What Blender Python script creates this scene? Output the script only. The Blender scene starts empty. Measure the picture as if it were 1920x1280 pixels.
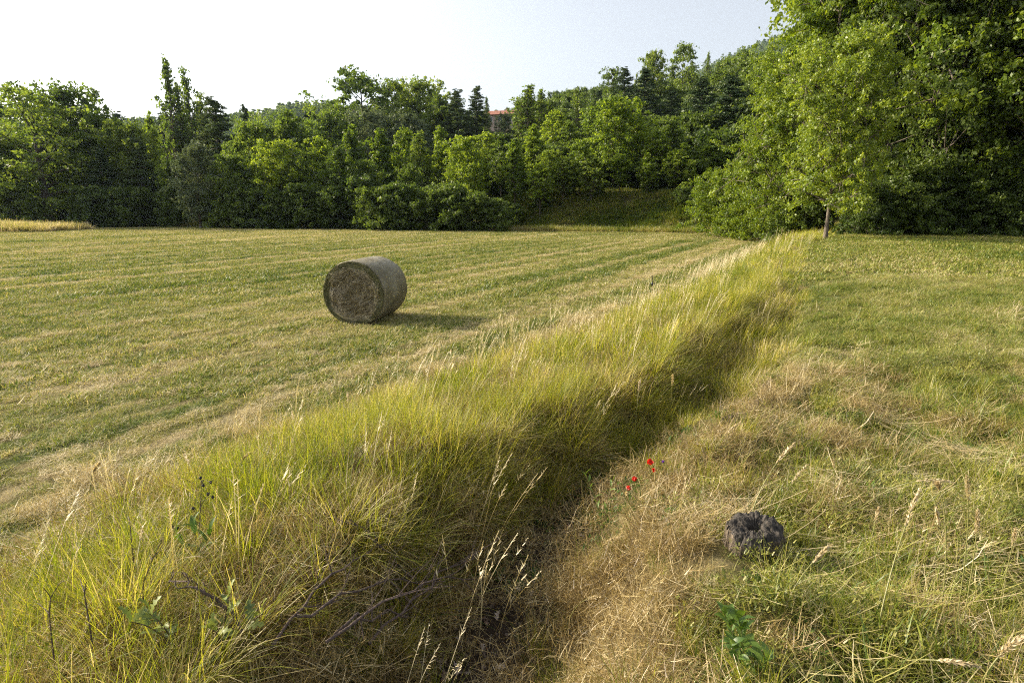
import bpy, math, random
import numpy as np
from mathutils import Vector, Euler, Matrix

rs = np.random.RandomState(7)
random.seed(7)
scene = bpy.context.scene
COL = scene.collection
PI = math.pi
R = math.radians

# ------------------------------------------------------------------ camera, sky, sun, exposure
CAMZ = 2.0
PITCH = R(13.0)
FPX = 1920 * 20 / 36.0
cam_d = bpy.data.cameras.new('camera')
cam_d.lens = 20.0
cam_d.sensor_width = 36.0
cam_d.clip_start = 0.05
cam_d.clip_end = 6000
cam = bpy.data.objects.new('camera', cam_d)
cam.location = (0, 0, CAMZ)
cam.rotation_euler = (PI / 2 - PITCH, 0, 0)
COL.objects.link(cam)
scene.camera = cam

SUN_EL = R(27)
SUN_AZ = R(-73)          # from +Y, negative = towards -X (left of the picture, slightly behind the scene)
world = bpy.data.worlds.new('World')
scene.world = world
world.use_nodes = True
wn = world.node_tree.nodes
wl = world.node_tree.links
bg = wn['Background']
sky = wn.new('ShaderNodeTexSky')
sky.sky_type = 'NISHITA'
sky.sun_disc = False
sky.sun_elevation = SUN_EL
sky.sun_rotation = SUN_AZ
sky.altitude = 300
sky.air_density = 1.0
sky.dust_density = 5.0
sky.ozone_density = 1.0
hs = wn.new('ShaderNodeHueSaturation')
hs.inputs['Saturation'].default_value = 0.34
wl.new(sky.outputs[0], hs.inputs['Color'])
wl.new(hs.outputs[0], bg.inputs['Color'])
bg.inputs['Strength'].default_value = 0.15

sun_d = bpy.data.lights.new('sun', 'SUN')
sun_d.energy = 4.6
sun_d.angle = R(0.6)
sun_d.color = (1.0, 0.86, 0.66)
sun = bpy.data.objects.new('sun', sun_d)
sdir = Vector((math.sin(SUN_AZ) * math.cos(SUN_EL), math.cos(SUN_AZ) * math.cos(SUN_EL), math.sin(SUN_EL)))
sun.rotation_euler = sdir.to_track_quat('Z', 'Y').to_euler()
sun.location = sdir * 50
COL.objects.link(sun)

scene.view_settings.view_transform = 'Standard'
scene.view_settings.look = 'None'
scene.view_settings.exposure = 0.92
scene.view_settings.gamma = 1.0
scene.view_settings.use_curve_mapping = False
scene.cycles.max_bounces = 6
scene.cycles.diffuse_bounces = 4
scene.cycles.glossy_bounces = 2
scene.cycles.transmission_bounces = 5
scene.cycles.use_denoising = False
scene.cycles.denoising_input_passes = 'RGB_ALBEDO_NORMAL'
scene.cycles.denoising_prefilter = 'NONE'
scene.cycles.filter_width = 1.15
scene.cycles.use_adaptive_sampling = True
scene.cycles.adaptive_threshold = 0.02
scene.cycles.sample_clamp_indirect = 2
scene.cycles.transparent_max_bounces = 8
scene.cycles.volume_bounces = 0

# ------------------------------------------------------------------ pixels to places (photo pixels, 1920 x 1280)
def ray(u, v):
    dx = (u - 960) / FPX
    dv = (640 - v) / FPX
    return Vector((dx, math.cos(PITCH) + dv * math.sin(PITCH), -math.sin(PITCH) + dv * math.cos(PITCH)))

def at(u, v, y):
    r = ray(u, v)
    return Vector((0, 0, CAMZ)) + r * (y / r.y)

# ------------------------------------------------------------------ noise
def _hash(ix, iy, s):
    h = (ix.astype(np.int64) * 374761393 + iy.astype(np.int64) * 668265263 + s * 1442695041) & 0xffffffff
    h = ((h ^ (h >> 13)) * 1274126177) & 0xffffffff
    return ((h ^ (h >> 16)) & 0xffff) / 65535.0

def noise(x, y, sc=1.0, s=0):
    x = np.asarray(x, float) / sc; y = np.asarray(y, float) / sc
    ix = np.floor(x); iy = np.floor(y)
    fx = x - ix; fy = y - iy
    fx = fx * fx * (3 - 2 * fx); fy = fy * fy * (3 - 2 * fy)
    a = _hash(ix, iy, s); b = _hash(ix + 1, iy, s); c = _hash(ix, iy + 1, s); d = _hash(ix + 1, iy + 1, s)
    return (a * (1 - fx) + b * fx) * (1 - fy) + (c * (1 - fx) + d * fx) * fy

def fbm(x, y, sc=1.0, s=0, o=3):
    t = 0; a = 0.5; n = 0
    for k in range(o):
        t = t + a * noise(x, y, sc / 2 ** k, s + 17 * k); n += a; a *= 0.5
    return t / n

def sst(a, b, x):
    t = np.clip((np.asarray(x, float) - a) / (b - a), 0, 1)
    return t * t * (3 - 2 * t)

# ------------------------------------------------------------------ terrain
DITCH = np.array([(-6.5, -9), (-2.6, -2.6), (-1.0, 0.4), (-0.32, 1.9), (-0.07, 2.9), (0.68, 4.1), (1.95, 5.6), (2.95, 7.2),
                  (4.6, 9.8), (9.3, 18), (13.9, 26), (21, 36), (30, 50), (60, 95)], float)

def ditch_s(x, y):
    """signed distance to the ditch line, plus = right hand side"""
    x = np.asarray(x, float); y = np.asarray(y, float)
    best = np.full(x.shape, 1e9); sg = np.ones(x.shape)
    for (a, b) in zip(DITCH[:-1], DITCH[1:]):
        d = b - a; L2 = d @ d
        t = np.clip(((x - a[0]) * d[0] + (y - a[1]) * d[1]) / L2, 0, 1)
        px = a[0] + t * d[0]; py = a[1] + t * d[1]
        dd = np.hypot(x - px, y - py)
        cr = (x - a[0]) * d[1] - (y - a[1]) * d[0]
        m = dd < best
        best = np.where(m, dd, best); sg = np.where(m, np.sign(cr), sg)
    return best * sg

EX = [-400, -60, -30, -14, -3, 10, 18, 26, 40, 400]
EY = [64, 64, 62, 57, 51, 48, 45, 46, 46, 60]

def edge_y(x):
    return np.interp(x, EX, EY)

BUMPS = [(2.05, 3.0, .34, .10), (1.15, 2.5, .30, .05), (2.45, 5.2, .26, .22), (2.15, 4.75, .18, .17), (1.75, 4.2, .22, .16), (1.35, 3.6, .22, .13), (2.75, 4.4, .2, .10), (0.95, 2.2, .3, .08),
         (2.9, 5.6, .35, .08), (1.15, 2.0, .3, .10), (2.6, 2.4, .4, .08), (1.9, 1.7, .3, .07)]

def gh(x, y):
    x = np.asarray(x, float); y = np.asarray(y, float)
    s = ditch_s(x, y)
    up = sst(3, 27, y)
    zl = 0.32 * sst(18, 60, y) + 0.05 * (fbm(x, y, 6, 3) - .5) + 0.45 * sst(-38, -52, x) * sst(38, 52, y) * sst(63, 58, y)
    zr = 0.32 + 0.50 * up + 0.10 * (fbm(x, y, 3.5, 5) - .5) * sst(1, 3, s) + .35 * sst(28, 45, y)
    zc = 0.25 + .04 * sst(5, 3.5, y) + 0.50 * up + 0.13 * (fbm(x, y, 1.1, 9) - .5)
    zd = -0.17 * (1 - sst(4, 13, y)) + (0.22 + .5 * up) * sst(4, 13, y)
    ww = 0.34 * (fbm(x, y, .75, 21) - .5) * 2 * sst(14, 8, y)
    ss = s + ww
    hol = .15 * sst(4.6, 3.2, y) * sst(1.0, 2.0, y)      # the hollow is wider near the camera
    ss = np.where(ss > 0, np.maximum(ss - hol * .6, 0) + 0, np.minimum(ss + hol, 0))
    left = zl + (zc - zl) * sst(-2.8, -.9, ss)
    z = np.where(ss < -0.70, left, zc + (zd - zc) * sst(-0.70, -0.15, ss))
    z = np.where(ss > 0.12, zd + (zr - zd) * sst(0.12, 0.85, ss), z)
    near = sst(14, 6, np.hypot(x, y))
    z = z + near * (0.05 + .12 * sst(.5, .9, s) * sst(7, 5, y)) * (fbm(x, y, .38, 31, 2) - .5) * 1.3 * sst(-3, -2, s) + near * .02 * (fbm(x, y, .25, 33, 2) - .5)
    for (bx, by, br, bh) in BUMPS:
        z = z + bh * np.exp(-((x - bx) ** 2 + (y - by) ** 2) / (br * br))
    # wooded slope beyond the field
    d = y - edge_y(x)
    kR = sst(-12, 4, x)
    bank = 3.2 * sst(0, 7, d) * kR * (1 - .8 * sst(17, 21, x) * sst(70, 46, y)) + .5 * sst(0, 6, d) * (1 - kR)
    slope = (0.035 + 0.165 * sst(-45, -5, x) + .04 * sst(5, 60, x))
    z = z + bank + slope * np.clip(d - 6, 0, 170) * sst(6, 16, d) + 1.2 * (fbm(x, y, 25, 41) - .5) * sst(5, 40, d)
    z = z - 30 * sst(230, 420, y)
    return z

def g1(x, y):
    return float(gh(np.array([x]), np.array([y]))[0])

# ------------------------------------------------------------------ mesh helpers
def mesh_np(name, V, F, mats=None, attrs=None, smooth=False, midx=None):
    V = np.asarray(V, np.float32); F = np.asarray(F, np.int32)
    me = bpy.data.meshes.new(name)
    n, k = F.shape
    me.vertices.add(len(V)); me.vertices.foreach_set('co', V.ravel())
    me.loops.add(n * k); me.loops.foreach_set('vertex_index', F.ravel())
    me.polygons.add(n)
    me.polygons.foreach_set('loop_start', np.arange(0, n * k, k, dtype=np.int32))
    me.polygons.foreach_set('loop_total', np.full(n, k, dtype=np.int32))
    if smooth:
        me.polygons.foreach_set('use_smooth', np.ones(n, dtype=bool))
    if mats:
        for m in (mats if isinstance(mats, (list, tuple)) else [mats]):
            me.materials.append(m)
    if midx is not None:
        me.polygons.foreach_set('material_index', np.asarray(midx, np.int32))
    for k_, a in (attrs or {}).items():
        at_ = me.attributes.new(k_, 'FLOAT', 'POINT')
        at_.data.foreach_set('value', np.asarray(a, np.float32))
    me.update(calc_edges=True)
    return me

def mesh_py(name, V, F, mats=None, smooth=False):
    me = bpy.data.meshes.new(name)
    me.from_pydata([tuple(v) for v in V], [], F)
    if mats:
        for m in (mats if isinstance(mats, (list, tuple)) else [mats]):
            me.materials.append(m)
    if smooth:
        for p in me.polygons: p.use_smooth = True
    me.update()
    return me

def ob(name, data, parent=None, loc=None, rot=None, scale=None):
    o = bpy.data.objects.new(name, data)
    COL.objects.link(o)
    if parent: o.parent = parent
    if loc is not None: o.location = loc
    if rot is not None: o.rotation_euler = rot
    if scale is not None: o.scale = scale if hasattr(scale, '__len__') else (scale,) * 3
    return o

def tag(o, label=None, cat=None, group=None, kind=None):
    if label: o['label'] = label
    if cat: o['category'] = cat
    if group: o['group'] = group
    if kind: o['kind'] = kind
    return o

class Acc:
    def __init__(s): s.V = []; s.F = []; s.T = []; s.n = 0
    def add(s, V, F, t=0.5):
        V = np.asarray(V, float).reshape(-1, 3)
        s.V.append(V); s.F.append(np.asarray(F) + s.n)
        s.T.append(np.full(len(V), t) if np.isscalar(t) else np.asarray(t)); s.n += len(V)
    def mesh(s, name, mat, smooth=False):
        return mesh_np(name, np.concatenate(s.V), np.concatenate(s.F), mat, {'tint': np.concatenate(s.T)}, smooth)

def tube(acc, pts, rad, k=5, t=0.5):
    """tapered tube along points, quads"""
    P = np.asarray(pts, float); n = len(P)
    rad = np.asarray(rad, float) * np.ones(n)
    T = np.gradient(P, axis=0); T /= np.linalg.norm(T, axis=1)[:, None] + 1e-9
    ref = np.array([0, 0, 1.0]) if abs(T[0, 2]) < .9 else np.array([1.0, 0, 0])
    A = np.cross(T, ref); A /= np.linalg.norm(A, axis=1)[:, None] + 1e-9
    B = np.cross(T, A)
    an = np.arange(k) * 2 * PI / k
    V = P[:, None, :] + rad[:, None, None] * (np.cos(an)[None, :, None] * A[:, None, :] + np.sin(an)[None, :, None] * B[:, None, :])
    i = np.arange(n - 1)[:, None] * k; j = np.arange(k)[None, :]; j2 = (j + 1) % k
    F = np.stack([i + j, i + j2, i + k + j2, i + k + j], -1).reshape(-1, 4)
    acc.add(V.reshape(-1, 3), F, t)

def blades(P, az, L, w, lean, curve, nseg=3, tint=None, twist=None, tipw=0.12, droop=None):
    """n tapered bent blades. lean = start angle from vertical, curve = angle added to the tip."""
    n = len(P)
    P = np.asarray(P, float)
    one = np.ones(n)
    az = az * one; L = L * one; w = w * one; lean = lean * one; curve = curve * one
    twist = (np.zeros(n) if twist is None else twist) * one
    pos = P.copy(); cs = [pos.copy()]
    for i in range(nseg):
        th = lean + curve * (i + .5) / nseg
        st = (L / nseg)[:, None] * np.stack([np.sin(th) * np.cos(az), np.sin(th) * np.sin(az), np.cos(th)], 1)
        pos = pos + st; cs.append(pos.copy())
    sa = az + PI / 2 + twist
    side = np.stack([np.cos(sa), np.sin(sa), np.zeros(n)], 1)
    V = np.zeros((n, (nseg + 1) * 2, 3))
    for i, c in enumerate(cs):
        t = i / nseg
        ww = w * (1 - (1 - tipw) * t ** 1.6) * .5
        V[:, 2 * i] = c - side * ww[:, None]; V[:, 2 * i + 1] = c + side * ww[:, None]
    base = np.arange(n)[:, None, None] * ((nseg + 1) * 2)
    q = np.array([[2 * i, 2 * i + 1, 2 * i + 3, 2 * i + 2] for i in range(nseg)])[None]
    F = (base + q).reshape(-1, 4)
    T = np.repeat(rs.rand(n) if tint is None else tint, (nseg + 1) * 2)
    return V.reshape(-1, 3), F, T

# ------------------------------------------------------------------ materials
def new_mat(name):
    m = bpy.data.materials.new(name); m.use_nodes = True
    nt = m.node_tree; nt.nodes.clear()
    return m, nt, nt.nodes, nt.links

def ramp(N, stops):
    r = N.new('ShaderNodeValToRGB'); e = r.color_ramp.elements
    e[0].position, e[0].color = stops[0][0], (*stops[0][1], 1)
    e[1].position, e[1].color = stops[-1][0], (*stops[-1][1], 1)
    for p, c in stops[1:-1]:
        x = e.new(p); x.color = (*c, 1)
    return r

def plant_mat(name, stops, trans=0.4, gloss=0.05, inst=True, rough=.45, tboost=(1.25, 1.2, .8), instw=1.0, use_obj=0.0):
    m, nt, N, L = new_mat(name)
    a = N.new('ShaderNodeAttribute'); a.attribute_name = 'tint'
    src = a.outputs['Fac']
    if inst:
        b = N.new('ShaderNodeAttribute'); b.attribute_type = 'INSTANCER'; b.attribute_name = 'dry'
        mm = N.new('ShaderNodeMath'); mm.operation = 'MULTIPLY_ADD'
        L.new(b.outputs['Fac'], mm.inputs[0]); mm.inputs[1].default_value = instw
        sb = N.new('ShaderNodeMath'); sb.operation = 'SUBTRACT'; L.new(src, sb.inputs[0]); sb.inputs[1].default_value = 0.5 * instw
        L.new(sb.outputs[0], mm.inputs[2]); src = mm.outputs[0]
    if use_obj:
        oi = N.new('ShaderNodeObjectInfo')
        mm = N.new('ShaderNodeMath'); mm.operation = 'MULTIPLY_ADD'
        L.new(oi.outputs['Random'], mm.inputs[0]); mm.inputs[1].default_value = use_obj
        sb = N.new('ShaderNodeMath'); sb.operation = 'SUBTRACT'; L.new(src, sb.inputs[0]); sb.inputs[1].default_value = 0.5 * use_obj
        L.new(sb.outputs[0], mm.inputs[2]); src = mm.outputs[0]
    r = ramp(N, stops); L.new(src, r.inputs[0])
    d = N.new('ShaderNodeBsdfDiffuse'); L.new(r.outputs[0], d.inputs['Color'])
    t = N.new('ShaderNodeBsdfTranslucent')
    mul = N.new('ShaderNodeMix'); mul.data_type = 'RGBA'; mul.blend_type = 'MULTIPLY'; mul.inputs[0].default_value = 1
    mul.clamp_result = False
    L.new(r.outputs[0], mul.inputs[6]); mul.inputs[7].default_value = (*tboost, 1)
    L.new(mul.outputs[2], t.inputs['Color'])
    mx = N.new('ShaderNodeMixShader'); mx.inputs[0].default_value = trans
    L.new(d.outputs[0], mx.inputs[1]); L.new(t.outputs[0], mx.inputs[2])
    g = N.new('ShaderNodeBsdfGlossy'); g.inputs['Roughness'].default_value = rough; g.inputs['Color'].default_value = (1, 1, 1, 1)
    m2 = N.new('ShaderNodeMixShader'); m2.inputs[0].default_value = gloss
    L.new(mx.outputs[0], m2.inputs[1]); L.new(g.outputs[0], m2.inputs[2])
    o = N.new('ShaderNodeOutputMaterial'); L.new(m2.outputs[0], o.inputs[0])
    return m

GRASS = [(0.0, (.055, .10, .012)), (.3, (.15, .20, .020)), (.52, (.28, .29, .045)), (.74, (.40, .34, .13)), (1.0, (.62, .53, .33))]
m_turf = plant_mat('turf_blades', GRASS, .35, .03)
m_tall = plant_mat('tall_grass_blades', [(0.0, (.07, .115, .010)), (.35, (.20, .24, .018)), (.6, (.36, .36, .035)), (.8, (.45, .38, .13)), (1.0, (.60, .52, .31))], .54, .02, tboost=(1.3, 1.25, .6))
m_straw = plant_mat('dry_straw', [(0.0, (.08, .052, .018)), (.35, (.24, .165, .052)), (.7, (.44, .34, .14)), (1.0, (.66, .57, .36))], .25, .04)
m_seed = plant_mat('seed_heads', [(0.0, (.34, .26, .13)), (1.0, (.60, .50, .32))], .35, .03, inst=False)
m_stemg = plant_mat('green_stems', [(0.0, (.09, .13, .03)), (1.0, (.32, .30, .10))], .3, .05, inst=False)
m_weed = plant_mat('weed_leaves', [(0.0, (.03, .075, .012)), (.6, (.07, .14, .02)), (1.0, (.16, .21, .03))], .35, .015)
m_moss = plant_mat('yellow_herb', [(0.0, (.10, .13, .02)), (1.0, (.33, .31, .06))], .35, .03)

lf_broad = plant_mat('broad_leaves', [(0.0, (.07, .11, .020)), (.5, (.125, .18, .030)), (1.0, (.20, .25, .042))], .5, .022, inst=False, use_obj=.75, tboost=(1.5, 1.5, .7))
lf_bright = plant_mat('bright_leaves', [(0.0, (.09, .145, .018)), (.5, (.17, .24, .026)), (1.0, (.26, .33, .04))], .52, .022, inst=False, use_obj=.75, tboost=(1.5, 1.45, .6))
lf_oak = plant_mat('oak_leaves', [(0.0, (.070, .12, .012)), (.5, (.15, .215, .020)), (1.0, (.24, .30, .032))], .45, .022, inst=False, use_obj=.2, tboost=(1.6, 1.5, .6))
lf_oakfront = plant_mat('young_oak_leaves', [(0.0, (.10, .16, .016)), (.5, (.20, .27, .026)), (1.0, (.30, .36, .04))], .5, .03, inst=False, tboost=(1.5, 1.4, .6))
lf_grey = plant_mat('grey_leaves', [(0.0, (.06, .09, .035)), (1.0, (.17, .21, .10))], .3, .022, inst=False, use_obj=.6)
lf_pine = plant_mat('pine_needles', [(0.0, (.028, .052, .020)), (.5, (.055, .092, .030)), (1.0, (.11, .145, .042))], .2, .022, inst=False, use_obj=.6)
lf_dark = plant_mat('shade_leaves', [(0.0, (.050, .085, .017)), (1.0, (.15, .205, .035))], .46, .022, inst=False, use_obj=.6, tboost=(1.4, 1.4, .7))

def bark_mat(name, c1, c2, sc=8):
    m, nt, N, L = new_mat(name)
    tc = N.new('ShaderNodeTexCoord'); mp = N.new('ShaderNodeMapping'); mp.inputs['Scale'].default_value = (sc, sc, sc * .25)
    L.new(tc.outputs['Object'], mp.inputs[0])
    n = N.new('ShaderNodeTexNoise'); n.inputs['Scale'].default_value = 2; n.inputs['Detail'].default_value = 6
    L.new(mp.outputs[0], n.inputs['Vector'])
    r = ramp(N, [(.3, c1), (.7, c2)]); L.new(n.outputs['Fac'], r.inputs[0])
    p = N.new('ShaderNodeBsdfPrincipled'); p.inputs['Roughness'].default_value = .9; L.new(r.outputs[0], p.inputs['Base Color'])
    bm = N.new('ShaderNodeBump'); bm.inputs['Strength'].default_value = .8; bm.inputs['Distance'].default_value = .03
    L.new(n.outputs['Fac'], bm.inputs['Height']); L.new(bm.outputs[0], p.inputs['Normal'])
    o = N.new('ShaderNodeOutputMaterial'); L.new(p.outputs[0], o.inputs[0])
    return m
m_bark = bark_mat('bark', (.07, .055, .04), (.19, .155, .12))
m_barkdark = bark_mat('dark_bark', (.035, .028, .022), (.10, .08, .06))
m_twig = bark_mat('twig_bark', (.06, .045, .04), (.17, .12, .10), 40)
m_stumpside = bark_mat('weathered_wood', (.05, .040, .028), (.20, .155, .105), 30)
m_stumptop = bark_mat('rotten_cut_wood', (.010, .009, .007), (.085, .072, .058), 26)

# ground
def ground_mat():
    m, nt, N, L = new_mat('field_ground')
    a = N.new('ShaderNodeAttribute'); a.attribute_name = 'dry'
    b = N.new('ShaderNodeAttribute'); b.attribute_name = 'soil'
    tc = N.new('ShaderNodeTexCoord')
    n1 = N.new('ShaderNodeTexNoise'); n1.inputs['Scale'].default_value = 9; n1.inputs['Detail'].default_value = 8; n1.inputs['Roughness'].default_value = .75
    L.new(tc.outputs['Object'], n1.inputs['Vector'])
    n2 = N.new('ShaderNodeTexNoise'); n2.inputs['Scale'].default_value = 1.6; n2.inputs['Detail'].default_value = 6; n2.inputs['Roughness'].default_value = .7
    L.new(tc.outputs['Object'], n2.inputs['Vector'])
    n3 = N.new('ShaderNodeTexNoise'); n3.inputs['Scale'].default_value = 60; n3.inputs['Detail'].default_value = 5
    L.new(tc.outputs['Object'], n3.inputs['Vector'])
    def mth(op, x, y):
        q = N.new('ShaderNodeMath'); q.operation = op
        for i, s in enumerate((x, y)):
            if isinstance(s, (int, float)): q.inputs[i].default_value = s
            else: L.new(s, q.inputs[i])
        return q.outputs[0]
    f = mth('ADD', a.outputs['Fac'], mth('MULTIPLY', mth('SUBTRACT', n1.outputs['Fac'], .5), 1.1))
    f = mth('ADD', f, mth('MULTIPLY', mth('SUBTRACT', n2.outputs['Fac'], .5), .5))
    r = ramp(N, [(0.1, (.045, .062, .012)), (.4, (.095, .10, .024)), (.62, (.16, .135, .055)), (.95, (.26, .21, .11))])
    L.new(f, r.inputs[0])
    rs_ = ramp(N, [(.3, (.022, .015, .010)), (.55, (.05, .036, .025)), (.75, (.11, .083, .06))]); L.new(n3.outputs['Fac'], rs_.inputs[0])
    mx = N.new('ShaderNodeMix'); mx.data_type = 'RGBA'
    L.new(b.outputs['Fac'], mx.inputs[0]); L.new(r.outputs[0], mx.inputs[6]); L.new(rs_.outputs[0], mx.inputs[7])
    p = N.new('ShaderNodeBsdfPrincipled'); p.inputs['Roughness'].default_value = 1; p.inputs['Specular IOR Level'].default_value = .1
    L.new(mx.outputs[2], p.inputs['Base Color'])
    hsum = mth('ADD', mth('MULTIPLY', n1.outputs['Fac'], 1.0), mth('MULTIPLY', n3.outputs['Fac'], .5))
    bm = N.new('ShaderNodeBump'); bm.inputs['Strength'].default_value = .9; bm.inputs['Distance'].default_value = .05
    L.new(hsum, bm.inputs['Height']); L.new(bm.outputs[0], p.inputs['Normal'])
    o = N.new('ShaderNodeOutputMaterial'); L.new(p.outputs[0], o.inputs[0])
    return m
m_ground = ground_mat()

ROWAZ = R(29)
def row_coord(x, y):
    # distance across the mowing rows (rows run towards the far right)
    c = x * math.cos(ROWAZ) - y * math.sin(ROWAZ)
    return c + .35 * (fbm(x, y, 9, 71) - .5) + .10 * (fbm(x, y, 1.0, 72) - .5)

def rows(x, y):
    c = row_coord(x, y)
    a = (.5 + .5 * np.sin(c * 2 * PI / 1.9)) ** 2.2
    b = (.5 + .5 * np.sin(c * 2 * PI / .42 + 4.0 * noise(c, c * 0, 1.3, 5))) ** 1.4
    d = noise(c, 0 * c, .16, 8)
    far = sst(8, 18, y)
    a2 = (.5 + .5 * np.sin(c * 2 * PI / 1.25)) ** 1.5
    a3 = noise(c, 0 * c, .9, 18)
    return (.20 * a + .50 * b + .42 * d) * (1 - far) + far * (.2 * a + .55 * a2 + .45 * a3)

def dryness(x, y):
    """0 green .. 1 straw for the whole field"""
    s = ditch_s(x, y)
    c = row_coord(x, y); al = x * math.sin(ROWAZ) + y * math.cos(ROWAZ)
    L_ = .42 + .80 * (rows(x, y) - .5) + .38 * (fbm(c, al * .18, .16, 81) - .5) + .28 * (fbm(x, y, .33, 82) - .5) + .16 * (fbm(x, y, 5, 83) - .5)
    L_ = L_ + .05 * sst(16, 40, y)
    # pale swath of cut hay that lies along the foot of the bank
    sw = np.exp(-((s + 3.1 + .5 * (fbm(x, y, 1.5, 91) - .5)) / .22) ** 2)
    L_ = L_ + .38 * sw * sst(.3, .6, fbm(x, y, 1.3, 92))
    Rr = .475 + .55 * (fbm(x, y, .8, 85) - .5) + .3 * (fbm(x, y, 3, 87) - .5)
    Rr = Rr - .10 + .18 * sst(1.5, .7, s) * sst(7, 4, y)
    return np.clip(np.where(s < 0, L_, Rr), 0, 1.1)

def soilmask(x, y):
    s = ditch_s(x, y)
    m = np.exp(-((s - .0) / .42) ** 4) * sst(5.4, 4.3, y)
    for (bx, by, br_, bh) in BUMPS[2:7]:
        m = np.maximum(m, np.exp(-((x - bx + .06) ** 2 + (y - by + .10) ** 2) / (br_ * .85) ** 2) * 1.1)
    return np.clip(m, 0, 1)

def bare(x, y):
    m = 0
    for (bx, by, br_, bh) in BUMPS[2:7]:
        m = np.maximum(m, np.exp(-((x - bx + .05) ** 2 + (y - by + .10) ** 2) / (br_ * .6) ** 2))
    return m > .5

def build_ground():
    n = 520
    t = np.linspace(-1, 1, n)
    gx = 1.0 + 0.75 * np.sinh(t * 7.3)
    gy = 3.6 + 0.75 * np.sinh(t * 7.3)
    X, Y = np.meshgrid(gx, gy)
    Z = gh(X, Y)
    V = np.stack([X, Y, Z], -1).reshape(-1, 3)
    i = np.arange(n - 1)[:, None] * n + np.arange(n - 1)[None]
    F = np.stack([i, i + 1, i + n + 1, i + n], -1).reshape(-1, 4)
    me = mesh_np('ground', V, F, m_ground, {'dry': dryness(X, Y).ravel(), 'soil': np.clip(soilmask(X, Y) + sst(1, 5, Y - edge_y(X)) * .8, 0, 1).ravel()}, True)
    o = ob('ground', me)
    return tag(o, 'gently uneven ground of the mown field, bank, ditch and wooded slope', 'ground', kind='structure')
ground = build_ground()

# far hills
def hill_mat(name, c1, c2, sc):
    m, nt, N, L = new_mat(name)
    tc = N.new('ShaderNodeTexCoord')
    n = N.new('ShaderNodeTexNoise'); n.inputs['Scale'].default_value = sc; n.inputs['Detail'].default_value = 8; n.inputs['Roughness'].default_value = .7
    L.new(tc.outputs['Object'], n.inputs['Vector'])
    r = ramp(N, [(.35, c1), (.65, c2)]); L.new(n.outputs['Fac'], r.inputs[0])
    d = N.new('ShaderNodeBsdfDiffuse'); L.new(r.outputs[0], d.inputs['Color'])
    o = N.new('ShaderNodeOutputMaterial'); L.new(d.outputs[0], o.inputs[0])
    return m
m_hill = hill_mat('wooded_hill', (.025, .05, .012), (.07, .10, .025), .05)
m_hillfar = hill_mat('far_wooded_ridge', (.03, .05, .02), (.06, .08, .03), .02)

def hill(name, label, yc, prof, depth, mat, seed, amp, drop):
    """prof: list (u, v) of its skyline in the photo's view at distance yc"""
    pts = [at(u, v, yc) - Vector((0, 0, drop)) for u, v in prof]
    xs = np.array([p.x for p in pts]); zs = np.array([p.z for p in pts])
    nx, ny = 260, 60
    gx = np.linspace(xs[0], xs[-1], nx); gy = np.linspace(-1, 1, ny)
    X, T = np.meshgrid(gx, gy)
    H = np.interp(X, xs, zs)
    Y = yc + T * depth
    Z = (H + 40) * np.cos(T * PI / 2) ** .9 - 40 + amp * (fbm(X, Y, depth * .3, seed) - .5) * np.cos(T * PI / 2) ** .5
    V = np.stack([X, Y, Z], -1).reshape(-1, 3)
    i = np.arange(ny - 1)[:, None] * nx + np.arange(nx - 1)[None]
    F = np.stack([i, i + 1, i + nx + 1, i + nx], -1).reshape(-1, 4)
    o = ob(name, mesh_np(name, V, F, mat, None, True))
    tag(o, label, 'hill', kind='structure')
    return V
hillA = hill('hill', 'wooded hill whose top shows above the trees left of centre', 520,
     [(-900, 240), (0, 245), (300, 232), (430, 222), (510, 212), (560, 200), (610, 195), (650, 200), (800, 215), (950, 222), (1010, 208), (1040, 198), (1090, 190), (1130, 175), (1250, 160), (1500, 150), (2100, 130)], 170, m_hill, 5, 9, 10)
hillB = hill('far_ridge', 'blue distant ridge beside the big tree on the right', 1250,
     [(700, 330), (1100, 240), (1300, 150), (1380, 105), (1430, 82), (1480, 66), (1600, 20), (1750, -20), (1900, -40), (2300, -20), (2900, 100)], 420, m_hillfar, 9, 16, 12)

# ------------------------------------------------------------------ scatter through geometry nodes (stuff only)
def proto_collection(name, meshes):
    c = bpy.data.collections.new(name)
    for i, me in enumerate(meshes):
        o = bpy.data.objects.new('%s_%02d' % (name, i), me)
        c.objects.link(o)
    return c

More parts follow.
